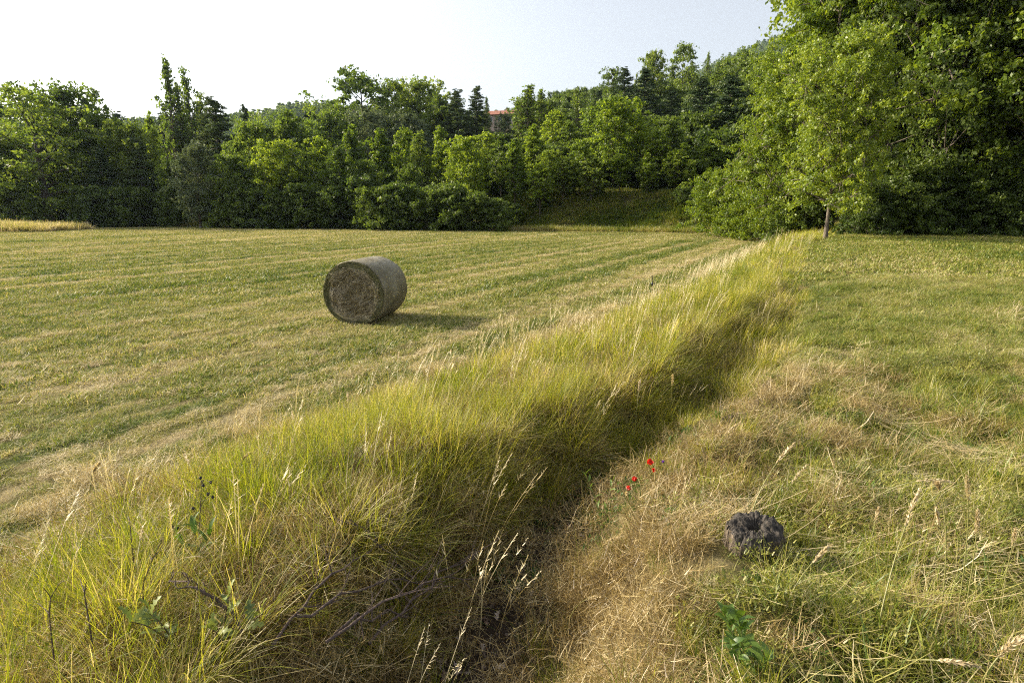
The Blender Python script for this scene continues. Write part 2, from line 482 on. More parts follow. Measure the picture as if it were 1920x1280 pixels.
def scatter(name, label, cat, coll, P, rot, scl, idx, dry, parent=None):
    n = len(P)
    me = bpy.data.meshes.new(name)
    me.vertices.add(n); me.vertices.foreach_set('co', np.asarray(P, np.float32).ravel())
    a = me.attributes.new('rot', 'FLOAT_VECTOR', 'POINT'); a.data.foreach_set('vector', np.asarray(rot, np.float32).ravel())
    a = me.attributes.new('scl', 'FLOAT_VECTOR', 'POINT')
    scl = np.asarray(scl, np.float32)
    if scl.ndim == 1: scl = np.repeat(scl[:, None], 3, 1)
    a.data.foreach_set('vector', scl.ravel())
    a = me.attributes.new('idx', 'INT', 'POINT'); a.data.foreach_set('value', np.asarray(idx, np.int32))
    a = me.attributes.new('dry', 'FLOAT', 'POINT'); a.data.foreach_set('value', np.asarray(dry, np.float32))
    me.update()
    o = ob(name, me, parent)
    ng = bpy.data.node_groups.new(name, 'GeometryNodeTree')
    ng.interface.new_socket('Geometry', in_out='INPUT', socket_type='NodeSocketGeometry')
    ng.interface.new_socket('Geometry', in_out='OUTPUT', socket_type='NodeSocketGeometry')
    N, L = ng.nodes, ng.links
    gi = N.new('NodeGroupInput'); go = N.new('NodeGroupOutput')
    ci = N.new('GeometryNodeCollectionInfo'); ci.inputs['Collection'].default_value = coll
    ci.inputs['Separate Children'].default_value = True; ci.inputs['Reset Children'].default_value = True
    ip = N.new('GeometryNodeInstanceOnPoints')
    L.new(gi.outputs[0], ip.inputs['Points']); L.new(ci.outputs[0], ip.inputs['Instance'])
    ip.inputs['Pick Instance'].default_value = True
    def na(nm, t):
        q = N.new('GeometryNodeInputNamedAttribute'); q.data_type = t; q.inputs['Name'].default_value = nm; return q
    L.new(na('idx', 'INT').outputs['Attribute'], ip.inputs['Instance Index'])
    e = N.new('FunctionNodeEulerToRotation'); L.new(na('rot', 'FLOAT_VECTOR').outputs['Attribute'], e.inputs[0])
    L.new(e.outputs[0], ip.inputs['Rotation'])
    L.new(na('scl', 'FLOAT_VECTOR').outputs['Attribute'], ip.inputs['Scale'])
    L.new(ip.outputs[0], go.inputs[0])
    md = o.modifiers.new('scatter', 'NODES'); md.node_group = ng
    tag(o, label, cat if parent is None else None, kind='stuff')
    return o

def disc(n, r):
    a = rs.rand(n) * 2 * PI; q = np.sqrt(rs.rand(n)) * r
    return np.stack([q * np.cos(a), q * np.sin(a), np.zeros(n)], 1)

WIND = R(-20)   # blades lean to the right
def turf_proto(n, rad, h, w, nseg=2, cut=.25):
    P = disc(n, rad); P[:, 2] = -.01
    nc = int(n * cut)
    V1, F1, T1 = blades(P[nc:], rs.rand(n - nc) * 2 * PI, h * (.45 + .9 * rs.rand(n - nc)), w * (.7 + .6 * rs.rand(n - nc)), .15 + .5 * rs.rand(n - nc), .3 + .9 * rs.rand(n - nc), nseg,
                        tint=np.clip(.5 + .22 * rs.randn(n - nc), 0, 1), twist=rs.randn(n - nc) * .5)
    Q = P[:nc].copy(); Q[:, 2] = h * (.05 + .35 * rs.rand(nc))
    V2, F2, T2 = blades(Q, rs.rand(nc) * 2 * PI, h * (1 + 1.2 * rs.rand(nc)), w * .8 * np.ones(nc), 1.35 + .25 * rs.rand(nc), .3 * rs.randn(nc), nseg, tint=np.clip(.85 + .15 * rs.randn(nc), 0, 1))
    return mesh_np('turf', np.concatenate([V1, V2]), np.concatenate([F1, F2 + len(V1)]), m_turf, {'tint': np.concatenate([T1, T2])})

def tussock_proto(n, rad, h, w, spread=.5, nseg=4, dead=.22, lean_wind=.25, mat=None):
    P = disc(n, rad); P[:, 2] = -.02
    a0 = np.arctan2(P[:, 1], P[:, 0])
    az = a0 + rs.randn(n) * .8
    # bias the heading towards the wind
    vx = np.cos(az) + lean_wind * 2 * math.cos(WIND); vy = np.sin(az) + lean_wind * 2 * math.sin(WIND)
    az = np.arctan2(vy, vx)
    rr = np.hypot(P[:, 0], P[:, 1]) / rad
    tint = np.clip(.42 + .2 * rs.randn(n), 0, 1)
    dd = rs.rand(n) < dead
    tint[dd] = .75 + .25 * rs.rand(dd.sum())
    L_ = h * (.45 + .75 * rs.rand(n)); L_[dd] *= .75
    lean = .05 + spread * rr * rs.rand(n); lean[dd] += .3
    V, F, T = blades(P, az, L_, w * (.6 + .7 * rs.rand(n)), lean, .25 + 1.25 * rs.rand(n) ** 1.5, nseg, tint=tint, twist=rs.randn(n) * .4)
    return mesh_np('tussock', V, F, mat or m_tall, {'tint': T})

def seed_proto(n, rad, h):
    P = disc(n, rad)
    az = WIND + rs.randn(n) * .7; L_ = h * (.7 + .5 * rs.rand(n)); ln = .05 + .15 * rs.rand(n); cv = .15 + .35 * rs.rand(n)
    V, F, T = blades(P, az, L_, .0028 * np.ones(n), ln, cv, 4, tint=np.clip(.55 + .3 * rs.rand(n), 0, 1), tipw=.7)
    tops = V.reshape(n, 10, 3)[:, 8]
    Vs = [V]; Fs = [F]; Ts = [T]; k = len(V)
    for j in range(9):                       # feathery head: short blades up the last part of the stem
        t = j / 9.0
        b = V.reshape(n, 10, 3)[:, 6] * (1 - t) + tops * t
        v, f, tt = blades(b, az + rs.randn(n) * 1.8, .032 * (1.15 - t) * np.ones(n), .006 * np.ones(n), ln + cv + .1, .5, 1, tint=.7 + .3 * rs.rand(n))
        Vs.append(v); Fs.append(f + k); Ts.append(tt); k += len(v)
    return mesh_np('seed_tuft', np.concatenate(Vs), np.concatenate(Fs), m_straw, {'tint': np.concatenate(Ts)})

def thatch_proto(n, rad, L0, w, z=.05, up=.25):
    P = disc(n, rad); P[:, 2] = z * rs.rand(n)
    V, F, T = blades(P, rs.rand(n) * 2 * PI, L0 * (.4 + .9 * rs.rand(n)), w * (.6 + .8 * rs.rand(n)), PI / 2 - up * rs.rand(n) * 2, .9 * rs.randn(n) * .6 + .15, 3,
                     tint=np.clip(.5 + .25 * rs.randn(n), 0, 1), twist=rs.randn(n), tipw=.4)
    return mesh_np('thatch', V, F, m_straw, {'tint': T})

def weed_proto(n, rad, L0, w):
    P = disc(n, rad); P[:, 2] = .03 * rs.rand(n)
    V, F, T = blades(P, rs.rand(n) * 2 * PI, L0 * (.5 + .8 * rs.rand(n)), w * (.6 + .7 * rs.rand(n)), .5 + .7 * rs.rand(n), .6 * rs.rand(n), 2, tint=rs.rand(n), tipw=.25)
    V = V.reshape(n, 6, 3)   # leaf shape: widen the middle
    c = (V[:, 0] + V[:, 1]) / 2; V[:, 0] = c + (V[:, 0] - c) * .2; V[:, 1] = c + (V[:, 1] - c) * .2
    c = (V[:, 2] + V[:, 3]) / 2; V[:, 2] = c + (V[:, 2] - c) * 1.3; V[:, 3] = c + (V[:, 3] - c) * 1.3
    return mesh_np('weed', V.reshape(-1, 3), F, m_weed, {'tint': T})

def herb_proto(n, rad, h, mat):
    acc_V = []; P = disc(n, rad); P[:, 2] = h * (.2 + .8 * rs.rand(n))
    V, F, T = blades(P, rs.rand(n) * 2 * PI,   .016 * np.ones(n), .006 * np.ones(n), .3 + 1.1 * rs.rand(n), .3, 1, tint=rs.rand(n), tipw=.5)
    ns = n // 5
    V2, F2, T2 = blades(P[:ns] * np.array([.7, .7, 0]), rs.rand(ns) * 6.28, h * np.ones(ns), .003 * np.ones(ns), .1 + .3 * rs.rand(ns), .3, 2, tint=rs.rand(ns) * .4)
    return mesh_np('herb', np.concatenate([V, V2]), np.concatenate([F, F2 + len(V)]), mat, {'tint': np.concatenate([T, T2])})

c_turf = proto_collection('turf_near', [turf_proto(150, .17, .055, .0048) for _ in range(5)])
c_turfm = proto_collection('turf_step', [turf_proto(90, .20, .06, .0085, 2) for _ in range(5)])
c_turf2 = proto_collection('turf_mid', [turf_proto(80, .33, .07, .016, 2) for _ in range(4)])
c_turf3 = proto_collection('turf_far', [turf_proto(130, .75, .075, .03, 1, .3) for _ in range(3)])
c_turfr = proto_collection('turf_right', [turf_proto(130, .17, .10, .0048, 3, .28) for _ in range(5)])
c_tall = proto_collection('tall', [tussock_proto(80, .10, .34, .0040) for _ in range(6)])
c_tallm = proto_collection('tall_mid', [tussock_proto(46, .12, .36, .0085, .55, 3, .25) for _ in range(5)])
c_tall2 = proto_collection('tall_far', [tussock_proto(44, .22, .38, .016, .5, 3, .28) for _ in range(4)])
c_tall3 = proto_collection('tall_dist', [tussock_proto(90, .5, .6, .03, .4, 2, .35) for _ in range(4)])
c_mop = proto_collection('mop', [tussock_proto(300, .09, .40, .0042, 1.6, 5, .4, .05) for _ in range(4)])
c_margin = proto_collection('margin', [tussock_proto(90, .5, .5, .03, .5, 2, .35, .1, m_turf) for _ in range(4)])
c_seed = proto_collection('seed', [seed_proto(7, .12, .52) for _ in range(5)])
c_thatch = proto_collection('thatch', [thatch_proto(190, .14, .10, .0026, .07, .5) for _ in range(5)])
c_thatchbig = proto_collection('thatch_long', [thatch_proto(70, .16, .30, .004, .05, .2) for _ in range(4)])
c_weed = proto_collection('weed', [weed_proto(40, .09, .042, .009) for _ in range(5)])
c_herb = proto_collection('herb', [herb_proto(150, .10, .09, m_moss) for _ in range(3)])

def low(x, y):
    s_ = ditch_s(x, y)
    return np.maximum(_low(x, y), .8 * np.exp(-((s_ + .42) / .30) ** 2) * sst(3.7, 3.0, y))

def _low(x, y):
    """1 where the bank grass is short and thin: round the fallen branches and seedlings"""
    return np.maximum(np.exp(-(((x + .42) / .50) ** 2 + ((y - 2.15) / .40) ** 2)), np.exp(-(((x + 1.0) / .35) ** 2 + ((y - 2.0) / .35) ** 2)))

def clear(x, y):
    """False right round the stump (and just in front of it) and round the poppies, where the growth is low"""
    a = np.hypot((x - 1.07) / .20, (y - 2.36) / .26) > 1
    b = np.hypot((x - .80) / .30, (y - 3.25) / .50) > 1
    return a & b

HF = 44.0  # half field of view with a margin
def wedge(n, y0, y1, dens_pow=2.0, x0=None, x1=None):
    """random ground points in front of the lens between two distances, plus a margin to the sides"""
    y = (y0 ** dens_pow + rs.rand(n) * (y1 ** dens_pow - y0 ** dens_pow)) ** (1 / dens_pow)
    x = (rs.rand(n) * 2 - 1) * (y * 1.02 + .9)
    return x, y

def put(name, label, cat, coll, nproto, x, y, scl, dry, tilt=.12, zoff=0, zr=None, keepz=None):
    n = len(x)
    z = gh(x, y) + zoff
    rot = np.stack([rs.randn(n) * tilt, rs.randn(n) * tilt, (rs.rand(n) * 2 * PI) if zr is None else rs.randn(n) * zr], 1)
    return scatter(name, label, cat, coll, np.stack([x, y, z], 1), rot, scl, rs.randint(0, nproto, n), dry)

# ---- short turf of the left field
x, y = wedge(15000, 1.0, 13); s = ditch_s(x, y); k = s < -2.55
x, y = x[k], y[k]; d = dryness(x, y)
sc_ = (.25 + .4 * rs.rand(len(x)) + 1.0 * fbm(x, y, .22, 151) ** 1.5) * (1.35 - .8 * d); d = d + .07 * rs.randn(len(x))
q = y < 5.5 + rs.rand(len(x))
put('mown_grass', 'short mown grass of the near left field in pale and green rows', 'grass', c_turf, 5, x[q], y[q], sc_[q], d[q])
q = ~q
put('mown_grass', 'short mown grass of the left field before the hay bale', 'grass', c_turfm, 5, x[q], y[q], sc_[q] * 1.1, d[q])
x, y = wedge(30000, 12.5, 36); s = ditch_s(x, y); k = (s < -2.3)
x, y = x[k], y[k]; d = dryness(x, y)
put('mown_grass', 'short mown grass around and beyond the hay bale', 'grass', c_turf2, 4, x, y, (.4 + .3 * rs.rand(len(x)) + .9 * fbm(x, y, .5, 152)) * (1.45 - .95 * d), d + .09 * rs.randn(len(x)), .06)
x, y = wedge(26000, 35, 66); s = ditch_s(x, y); k = (s < -1.5) & (y < edge_y(x) + 1)
x, y = x[k], y[k]; d = dryness(x, y)
put('mown_grass', 'farthest mown grass of the left field below the trees', 'grass', c_turf3, 3, x, y, (.8 + .4 * rs.rand(len(x))), d, .03)
# pale clippings left in lines by the mower
x, y = wedge(26000, 1.5, 34, 1.6); s = ditch_s(x, y); rr_ = rows(x, y)
k = (s < -2.7) & (rs.rand(len(x)) < .50 * sst(.62, .85, rr_) * (.35 + fbm(x, y, .5, 153)))
x, y = x[k], y[k]; n = len(x)
put('clippings', 'pale hay clippings left in thin lines on the mown field', 'dry grass', c_thatch, 5, x, y, np.stack([.5 + .5 * rs.rand(n) + .03 * y, .5 + .5 * rs.rand(n) + .03 * y, .25 + .25 * rs.rand(n)], 1), .65 + .4 * rs.rand(n), .06, .015)
# ---- right field
x, y = wedge(16000, 1.0, 13); s = ditch_s(x, y); k = s > np.where(y > 5.5, .25, .85)
x, y = x[k], y[k]; d = dryness(x, y); k = (rs.rand(len(x)) < .35 + .65 * sst(.9, 1.7, ditch_s(x, y))) & clear(x, y) & ~bare(x, y); x, y, d = x[k], y[k], d[k]
put('rough_grass', 'rough greener grass of the near right field', 'grass', c_turfr, 5, x, y, (.3 + .45 * rs.rand(len(x)) + .8 * fbm(x, y, .25, 154)) * (1.15 - .35 * d), np.clip(d - .03, 0, 1), .2)
x, y = wedge(18000, 12.5, 34); s = ditch_s(x, y); k = (s > .1)
x, y = x[k], y[k]; d = dryness(x, y)
put('rough_grass', 'rough grass of the right field towards the wood', 'grass', c_turf2, 4, x, y, (1.0 + .6 * rs.rand(len(x))), np.clip(d - .02, 0, 1), .08)

# ---- tall grass of the bank
x, y = wedge(26000, .9, 11.5, 1.7); s = ditch_s(x, y)
edge = -2.75 + .35 * (fbm(x, y, .9, 101) - .5) * 2
k = (s > edge) & (s < -.22 + .5 * sst(4.3, 5.6, y) + .6 * sst(4.8, 6.0, y) * rs.rand(len(x)) ** 3 - .3 * sst(7, 9, y))
x, y, s = x[k], y[k], s[k]; n = len(x)
k = (rs.rand(n) < .60 - .30 * (fbm(x, y, .45, 102) < .44) - .35 * low(x, y)) & clear(x, y); x, y, s = x[k], y[k], s[k]; n = len(x)
d = .55 + .75 * (fbm(x, y, .55, 103) - .5) + .22 * sst(-.9, -.3, s) - .05 + .12 * sst(-1.6, -2.6, s)
hsc = (.6 + .5 * rs.rand(n)) * (1 - .18 * sst(3.6, 2.4, y)) * (1 - .45 * low(x, y)) * (.5 + .5 * sst(-2.85, -2.1, s)) * (.7 + .7 * fbm(x, y, .5, 107))
q = y < 5.2 + .8 * rs.rand(n)
put('tall_grass', 'tall yellow green grass covering the near bank beside the ditch', 'grass', c_tall, 6, x[q], y[q], hsc[q], d[q], .10, 0, .5)
q = ~q
put('tall_grass', 'tall grass of the bank behind the nearest stretch', 'grass', c_tallm, 5, x[q], y[q], hsc[q] * (.62 + .45 * rs.rand(q.sum())), d[q] + .25 * rs.randn(q.sum()) * .5, .16, 0, .6)
x, y = wedge(9000, 11, 27); s = ditch_s(x, y); k = (s > -2.6 + .5 * rs.rand(len(x))) & (s < -.25 + .6 * rs.rand(len(x)) ** 3); x, y, s = x[k], y[k], s[k]; n = len(x)
d = .56 + .7 * (fbm(x, y, .9, 105) - .5) + .1 * sst(-1.6, -2.6, s) + .10 * rs.randn(n)
put('tall_grass', 'tall grass of the far bank running up to the oak', 'grass', c_tall2, 4, x, y, (.42 + .42 * rs.rand(n)) * (.7 + .5 * fbm(x, y, 1.2, 108)), d, .08, 0, .5)
x, y = wedge(9000, 24, 50); s = ditch_s(x, y); k = (np.abs(s + 1.2) < 1.2); x, y, s = x[k], y[k], s[k]; n = len(x)
put('tall_grass', 'tall grass around the foot of the oak at the field corner', 'grass', c_tall3, 4, x, y, (.35 + .4 * rs.rand(n)), .5 + .3 * rs.rand(n), .05, 0, .5)

# drooping mops of grass that overhang the ditch
x, y = wedge(9000, 1.2, 13, 1.6); s = ditch_s(x, y)
k = ((s > -.85) & (s < -.32) & (rs.rand(len(x)) < .60)) | ((s > -2.3) & (s < -.8) & (rs.rand(len(x)) < .06)); k &= clear(x, y) & (rs.rand(len(x)) > .6 * low(x, y)); x, y, s = x[k], y[k], s[k]; n = len(x)
k = (fbm(x, y, .5, 126) > .40) | (s < -.6); x, y, s = x[k], y[k], s[k]; n = len(x)
put('tussocks', 'drooping grass tussocks hanging over the shaded side of the ditch', 'grass', c_mop, 4, x, y, .55 + .65 * rs.rand(n), .44 + .3 * rs.rand(n), .15)
x, y = wedge(2500, 1.2, 6, 1.5); s = ditch_s(x, y)
k = (np.abs(s - .1) < .4) & (rs.rand(len(x)) < .08 + .5 * (y > 4.0)) & clear(x, y); x, y, s = x[k], y[k], s[k]; n = len(x)
put('ditch_grass', 'thin scattered grass growing in the bottom of the ditch', 'grass', c_tall, 6, x, y, .35 + .45 * rs.rand(n), .40 + .3 * rs.rand(n), .2)
# brown dead undergrowth between the living blades
x, y = wedge(12000, 1.2, 10, 1.6); s = ditch_s(x, y)
k = (s > -2.8) & (s < -.4) & (rs.rand(len(x)) < .30); x, y, s = x[k], y[k], s[k]; n = len(x)
put('dead_undergrowth', 'brown dead grass at the foot of the tall bank grass', 'dry grass', c_thatch, 5, x, y, .8 + .6 * rs.rand(n), .35 + .4 * rs.rand(n), .3, .03)

# seed stems of the bank, thick along its left brow
x, y = wedge(14000, 1.5, 24, 1.7); s = ditch_s(x, y)
w_ = np.exp(-((s + 2.35) / .55) ** 2) * sst(4, 9, y) * .55 + .16 * ((s > -2.6) & (s < 0)) + .003 * (s > .5) * (y < 5)
k = rs.rand(len(x)) < w_ * .42; x, y, s = x[k], y[k], s[k]; n = len(x)
put('seeding_grass', 'straw coloured seeding grass stems standing out of the bank', 'grass', c_seed, 5, x, y, .75 + .5 * rs.rand(n), .55 + .4 * rs.rand(n), .12, 0, .6)
# a few lone stems on the mown side
x, y = wedge(500, 2, 16, 1.7); s = ditch_s(x, y); k = (s < -2.9) & (s > -5.5); x, y = x[k], y[k]; n = len(x)
k = rs.rand(n) < .35; x, y = x[k], y[k]; n = len(x)
put('lone_seed_stems', 'scattered thin pale seed stems left standing in the mown edge', 'grass', c_seed, 5, x, y, np.stack([.25 + 0 * x, .25 + 0 * x, .7 + .3 * rs.rand(n)], 1), .8 + .2 * rs.rand(n), .2, 0, .6)

# thatch: right brow of the ditch, under the tussocks, the swath and the heaps
x, y = wedge(30000, .9, 12, 1.6); s = ditch_s(x, y)
sw = np.exp(-((s + 3.1) / .22) ** 2) * .35 * sst(.45, .62, fbm(x, y, .8, 111))
br = sst(.25, .5, s) * (1 - .75 * (s < .65) * (y > 2.9)) * sst(1.25, .7, s) * sst(6.5, 4, y) * (.30 + .70 * sst(.42, .56, fbm(x, y, .45, 112)))
un = (s > -1.2) * (s < -.15) * .45 + (np.abs(s - .05) < .3) * .05 + (s > .15) * (s < .4) * .35 * (y < 5)
ri = (s > .8) * (y < 6.5) * .9 * np.maximum.reduce([np.exp(-((x - bx) ** 2 + (y - by) ** 2) / (br_ * 1.1) ** 2) for (bx, by, br_, bh) in BUMPS[2:7]])
ri = np.maximum(ri, (s > 1.0) * (y < 6) * .16 * sst(.5, .7, fbm(x, y, .6, 113)))
k = (rs.rand(len(x)) < np.clip(np.maximum.reduce([sw, br, un, ri]), 0, 1) * .7) & (np.hypot(x - 1.09, y - 2.46) > .13) & (~bare(x, y) | (rs.rand(len(x)) < .35))
x, y, s = x[k], y[k], s[k]; n = len(x)
d = .45 + .45 * (fbm(x, y, .5, 115) - .5) + .35 * (s < -2.5)
put('dry_thatch', 'matted brown dead grass on the ditch brow and the pale cut swath', 'dry grass', c_thatch, 5, x, y, .7 + .6 * rs.rand(n), d, .25, .01)
# long straws
x, y = wedge(9000, 1.2, 13, 1.8); s = ditch_s(x, y)
sw = np.exp(-((s + 3.1) / .22) ** 2) * .40 * sst(.42, .6, fbm(x, y, .8, 111))
ri = (s > .6) * (s < 4.0) * (y < 5.5) * .10 * sst(.4, .6, fbm(x, y, .8, 114))
k = (rs.rand(len(x)) < np.maximum(sw, ri)) & clear(x, y); x, y, s = x[k], y[k], s[k]; n = len(x)
put('cut_hay', 'long pale cut straws lying over the swath and right bank', 'dry grass', c_thatchbig, 4, x, y, .45 + .4 * rs.rand(n), .75 + .35 * rs.rand(n), .12, .02)
# tall blades and weeds on the rough near right side
x, y = wedge(9000, .9, 9, 1.6); s = ditch_s(x, y)
k = (s > .35) & (rs.rand(len(x)) < .17 * sst(6, 3, y) + .02 + .30 * (fbm(x, y, .5, 121) > .56) * (y < 5.5)) & clear(x, y); x, y, s = x[k], y[k], s[k]; n = len(x)
put('grass_tufts', 'loose green and straw tufts on the near right bank', 'grass', c_tall, 6, x, y, .35 + .45 * rs.rand(n), .38 + .5 * (rs.rand(n) - .3), .25, 0, 1.0)
x, y = wedge(15000, 1, 13, 1.6); s = ditch_s(x, y)
k = ((s > .2) & (rs.rand(len(x)) < .30 * (fbm(x, y, .5, 123) > .48))) | ((np.abs(s) < .35) & (y > 4) & (rs.rand(len(x)) < .5)) | ((np.abs(s - .15) < .55) & (y > 2.9) & (y < 5) & (rs.rand(len(x)) < .7)) | (s > 90)
x, y = x[k], y[k]; n = len(x)
put('ground_weeds', 'small broad leaved weeds in the ditch and right field', 'weeds', c_weed, 5, x, y, .6 + .6 * rs.rand(n), .35 + .3 * rs.rand(n), .2)
x, y = wedge(9000, 1, 8, 1.6); s = ditch_s(x, y)
k = (s > .5) & (s < 3.0) & (fbm(x, y, .6, 131) > .6) & (rs.rand(len(x)) < .35); x, y = x[k], y[k]; n = len(x)
put('yellow_herbs', 'low yellow green herbs along the right brow of the ditch', 'weeds', c_herb, 3, x, y, .7 + .6 * rs.rand(n), rs.rand(n), .15)

# rough vegetation at the far field edge and the grassy bank below the young trees
n = 16000
x = rs.rand(n) * 95 - 68; d_ = rs.rand(n) ** 1.3 * 14 - 1.2; y = edge_y(x) + d_
k = (x > -12) | (d_ < 2.2)
k &= ~((x < -17) & (d_ < .5) & (rs.rand(n) < .5))
x, y = x[k], y[k]; n = len(x)
put('rough_margin', 'unmown rough grass along the far field edge and bank', 'grass', c_margin, 4, x, y, .45 + .7 * rs.rand(n), np.clip(.06 + .75 * fbm(x, y, 2.2, 141) - .12 + .42 * sst(1.5, -1, y - edge_y(x)) * fbm(x, y, 7, 142) * 1.6, 0, 1), .06, 0, .8)
n = 1800
x = -38 - rs.rand(n) * 18; y = 47 + rs.rand(n) * 5 + (x + 38) * .12
put('straw_grass', 'patch of straw coloured tall grass at the far left field edge', 'dry grass', c_margin, 4, x, y, .9 + .7 * rs.rand(n), .66 + .4 * rs.rand(n), .06, 0, .8)

# ------------------------------------------------------------------ trees
def rand_dir(n):
    v = rs.randn(n, 3); return v / np.linalg.norm(v, axis=1)[:, None]

def leaves(C, per, rad, size, flat=.8, asp=1.7, up=.5, tintc=None, sag=0.0):
    """leaf rhombs scattered round cluster centres C (m,3), hollow-ish so clumps catch the light"""
    m = len(C); n = m * per
    cen = np.repeat(C, per, 0); rr = np.repeat(rad * np.ones(m), per)
    off = rand_dir(n) * (rs.rand(n, 1) ** .45); off[:, 2] *= flat
    ax = rand_dir(m); ax[:, 2] = ax[:, 2] * .6 + .15; ax /= np.linalg.norm(ax, axis=1)[:, None]; ax = np.repeat(ax, per, 0)
    al = (off * ax).sum(1)[:, None] * ax
    off = al * 1.55 + (off - al) * .72
    P = cen + off * rr[:, None]; P[:, 2] -= sag * rs.rand(n) * rr
    nrm = rand_dir(n) + off * .6; nrm[:, 2] += up; nrm /= np.linalg.norm(nrm, axis=1)[:, None]
    a = np.cross(nrm, rand_dir(n)); a /= np.linalg.norm(a, axis=1)[:, None] + 1e-9
    b = np.cross(nrm, a)
    sz = size * (.6 + .8 * rs.rand(n))[:, None]
    V = np.stack([P - a * sz * .5 * asp, P + b * sz * .5, P + a * sz * .5 * asp, P - b * sz * .5], 1)
    F = np.arange(n * 4).reshape(n, 4)
    tc = np.repeat(rs.rand(m) if tintc is None else tintc, per)
    T = np.clip(.5 * tc + .25 + .22 * rs.randn(n), 0, 1)
    return V.reshape(-1, 3), F, np.repeat(T, 4)

def bez(p0, p1, p2, n=5):
    t = np.linspace(0, 1, n)[:, None]
    return (1 - t) ** 2 * np.asarray(p0) + 2 * t * (1 - t) * np.asarray(p1) + t * t * np.asarray(p2)

def make_tree(H, W, bare, nl, ncl, per, crad, lsize, matL, matW, shape='round', tr=.02, up=.22, flat=.75, lean=0.0, fill=.35, kb=5, limbs=None):
    """returns (wood mesh, crown mesh).  H height, W crown radius, bare = fraction of clean trunk"""
    wood = Acc(); C = []
    n = 9
    z = np.linspace(0, H * .92, n)
    wob = np.cumsum(rs.randn(n, 2) * H * .007, 0); wob -= wob[0]; wob[1:4] *= .25
    T = np.stack([wob[:, 0] + lean * z, wob[:, 1], z], 1)
    R0 = H * tr
    tube(wood, T, R0 * (1 - .9 * (z / z[-1]) ** 1.1) * np.where(np.arange(n) == 0, 1.35, 1), 8)
    def env(h):                     # crown radius at relative height 0..1
        if shape == 'round': return W * math.sqrt(max(0, 1 - ((h - .42) / .60) ** 2))
        if shape == 'cone': return W * (1 - h) ** .8 * (1 if h > .06 else .8) + .12
        if shape == 'column': return W * (min(1, h * 5 + .3)) * (1 - h ** 3) * (1 - .35 * h) + .05
        if shape == 'young': return W * math.sin(min(1, h * 2.2 + .3) * PI / 2) * (1 - h) ** .72 * 1.15 + .04
        if shape == 'dome': return W * math.sqrt(max(0, 1 - h ** 2.2))
    L = H * (1 - bare)
    for i in range(nl):
        h = (i + rs.rand() * .8) / nl
        zz = H * bare + L * h * .93
        a = i * 2.4 + rs.randn() * .5
        e = env(h) * (.72 + .42 * rs.rand())
        p0 = np.array([np.interp(zz * .9, T[:, 2], T[:, 0]), np.interp(zz * .9, T[:, 2], T[:, 1]), zz * .9 if shape != 'cone' else zz])
        if shape in ('column',): rise = e * 2.2
        elif shape == 'young': rise = e * 1.5
        elif shape == 'cone': rise = e * (.18 * h - .08)
        else: rise = e * (.15 + .55 * h)
        p2 = np.array([p0[0] + e * math.cos(a), p0[1] + e * math.sin(a), min(zz + rise, H * .99)])
        p1 = p0 * .45 + p2 * .55 + np.array([0, 0, -abs(rise) * .25 + e * .06])
        B = bez(p0, p1, p2, kb)
        r0 = R0 * .42 * (1 - .75 * h) + .004
        tube(wood, B, np.linspace(r0, r0 * .22, kb), 5)
        nc = max(2, int(round(ncl * (e / W + .35))))
        for j in range(nc):
            t = .32 + .68 * (j + rs.rand() * .8) / nc
            q = (1 - t) ** 2 * p0 + 2 * t * (1 - t) * p1 + t * t * p2
            sp = e * .42 * (1.1 - .5 * t)
            if shape == 'cone': dq = np.array([rs.randn() * sp * .55, rs.randn() * sp * .55, rs.randn() * .04 * e])
            elif shape == 'column': dq = rs.randn(3) * e * .35
            else: dq = rs.randn(3) * np.array([sp, sp, sp * .8]) * .8
            c = q + dq
            if c[2] < H * bare * .8: c[2] = H * bare * .8 + rs.rand() * .3
            if j % 2 == 0 and np.linalg.norm(dq) > .15:
                tube(wood, bez(q, (q + c) / 2 + np.array([0, 0, -.03]), c, 3), [r0 * .4, r0 * .3, r0 * .12], 4)
            C.append(c)
    C = np.array(C)
    C[:, 2] = np.minimum(C[:, 2], H - crad * .4)
    topn = max(2, ncl // 2)
    tp = T[-1] + rs.randn(topn, 3) * np.array([crad * .5, crad * .5, crad * .5]); tp[:, 2] = np.minimum(tp[:, 2] + crad * .3, H - crad * .2)
    C = np.concatenate([C, tp])
    V, F, Tn = leaves(C, per, crad * (.45 + .95 * rs.rand(len(C))), lsize, flat, up=up)
    crown = mesh_np('crown', V, F, matL, {'tint': Tn})
    return wood.mesh('trunk', matW, True), crown

# prototypes, real size about 10 m
def P_(**k): return make_tree(**k)
PR = {}
PR['broad'] = [make_tree(10, 3.4, .10, 28, 10, 62, .68, .165, lf_broad, m_barkdark, 'round') for _ in range(3)]
PR['open'] = [make_tree(10, 3.6, .10, 17, 9, 40, .66, .16, lf_broad, m_barkdark, 'round', tr=.030)]
PR['broadsp'] = [make_tree(10, 2.6, .35, 18, 7, 40, .60, .16, lf_broad, m_barkdark, 'round')]
PR['bright'] = [make_tree(9, 2.5, .22, 30, 9, 40, .46, .15, lf_bright, m_barkdark, 'round', tr=.013) for _ in range(2)]
PR['young'] = [make_tree(9, w_, .20, 40, 5, 34, .36, .14, m_, m_barkdark, 'young', tr=.011) for w_, m_ in ((1.5, lf_bright), (1.9, lf_bright), (1.7, lf_broad), (1.3, lf_bright))]
PR['poplar'] = [make_tree(12, 1.15, .10, 56, 4, 17, .30, .14, lf_broad, m_bark, 'column', tr=.014, flat=1.3) for _ in range(2)]
PR['pine'] = [make_tree(11, 2.9, .06, 70, 10, 46, .36, .09, lf_pine, m_barkdark, 'cone', flat=.4, tr=.016) for _ in range(3)]
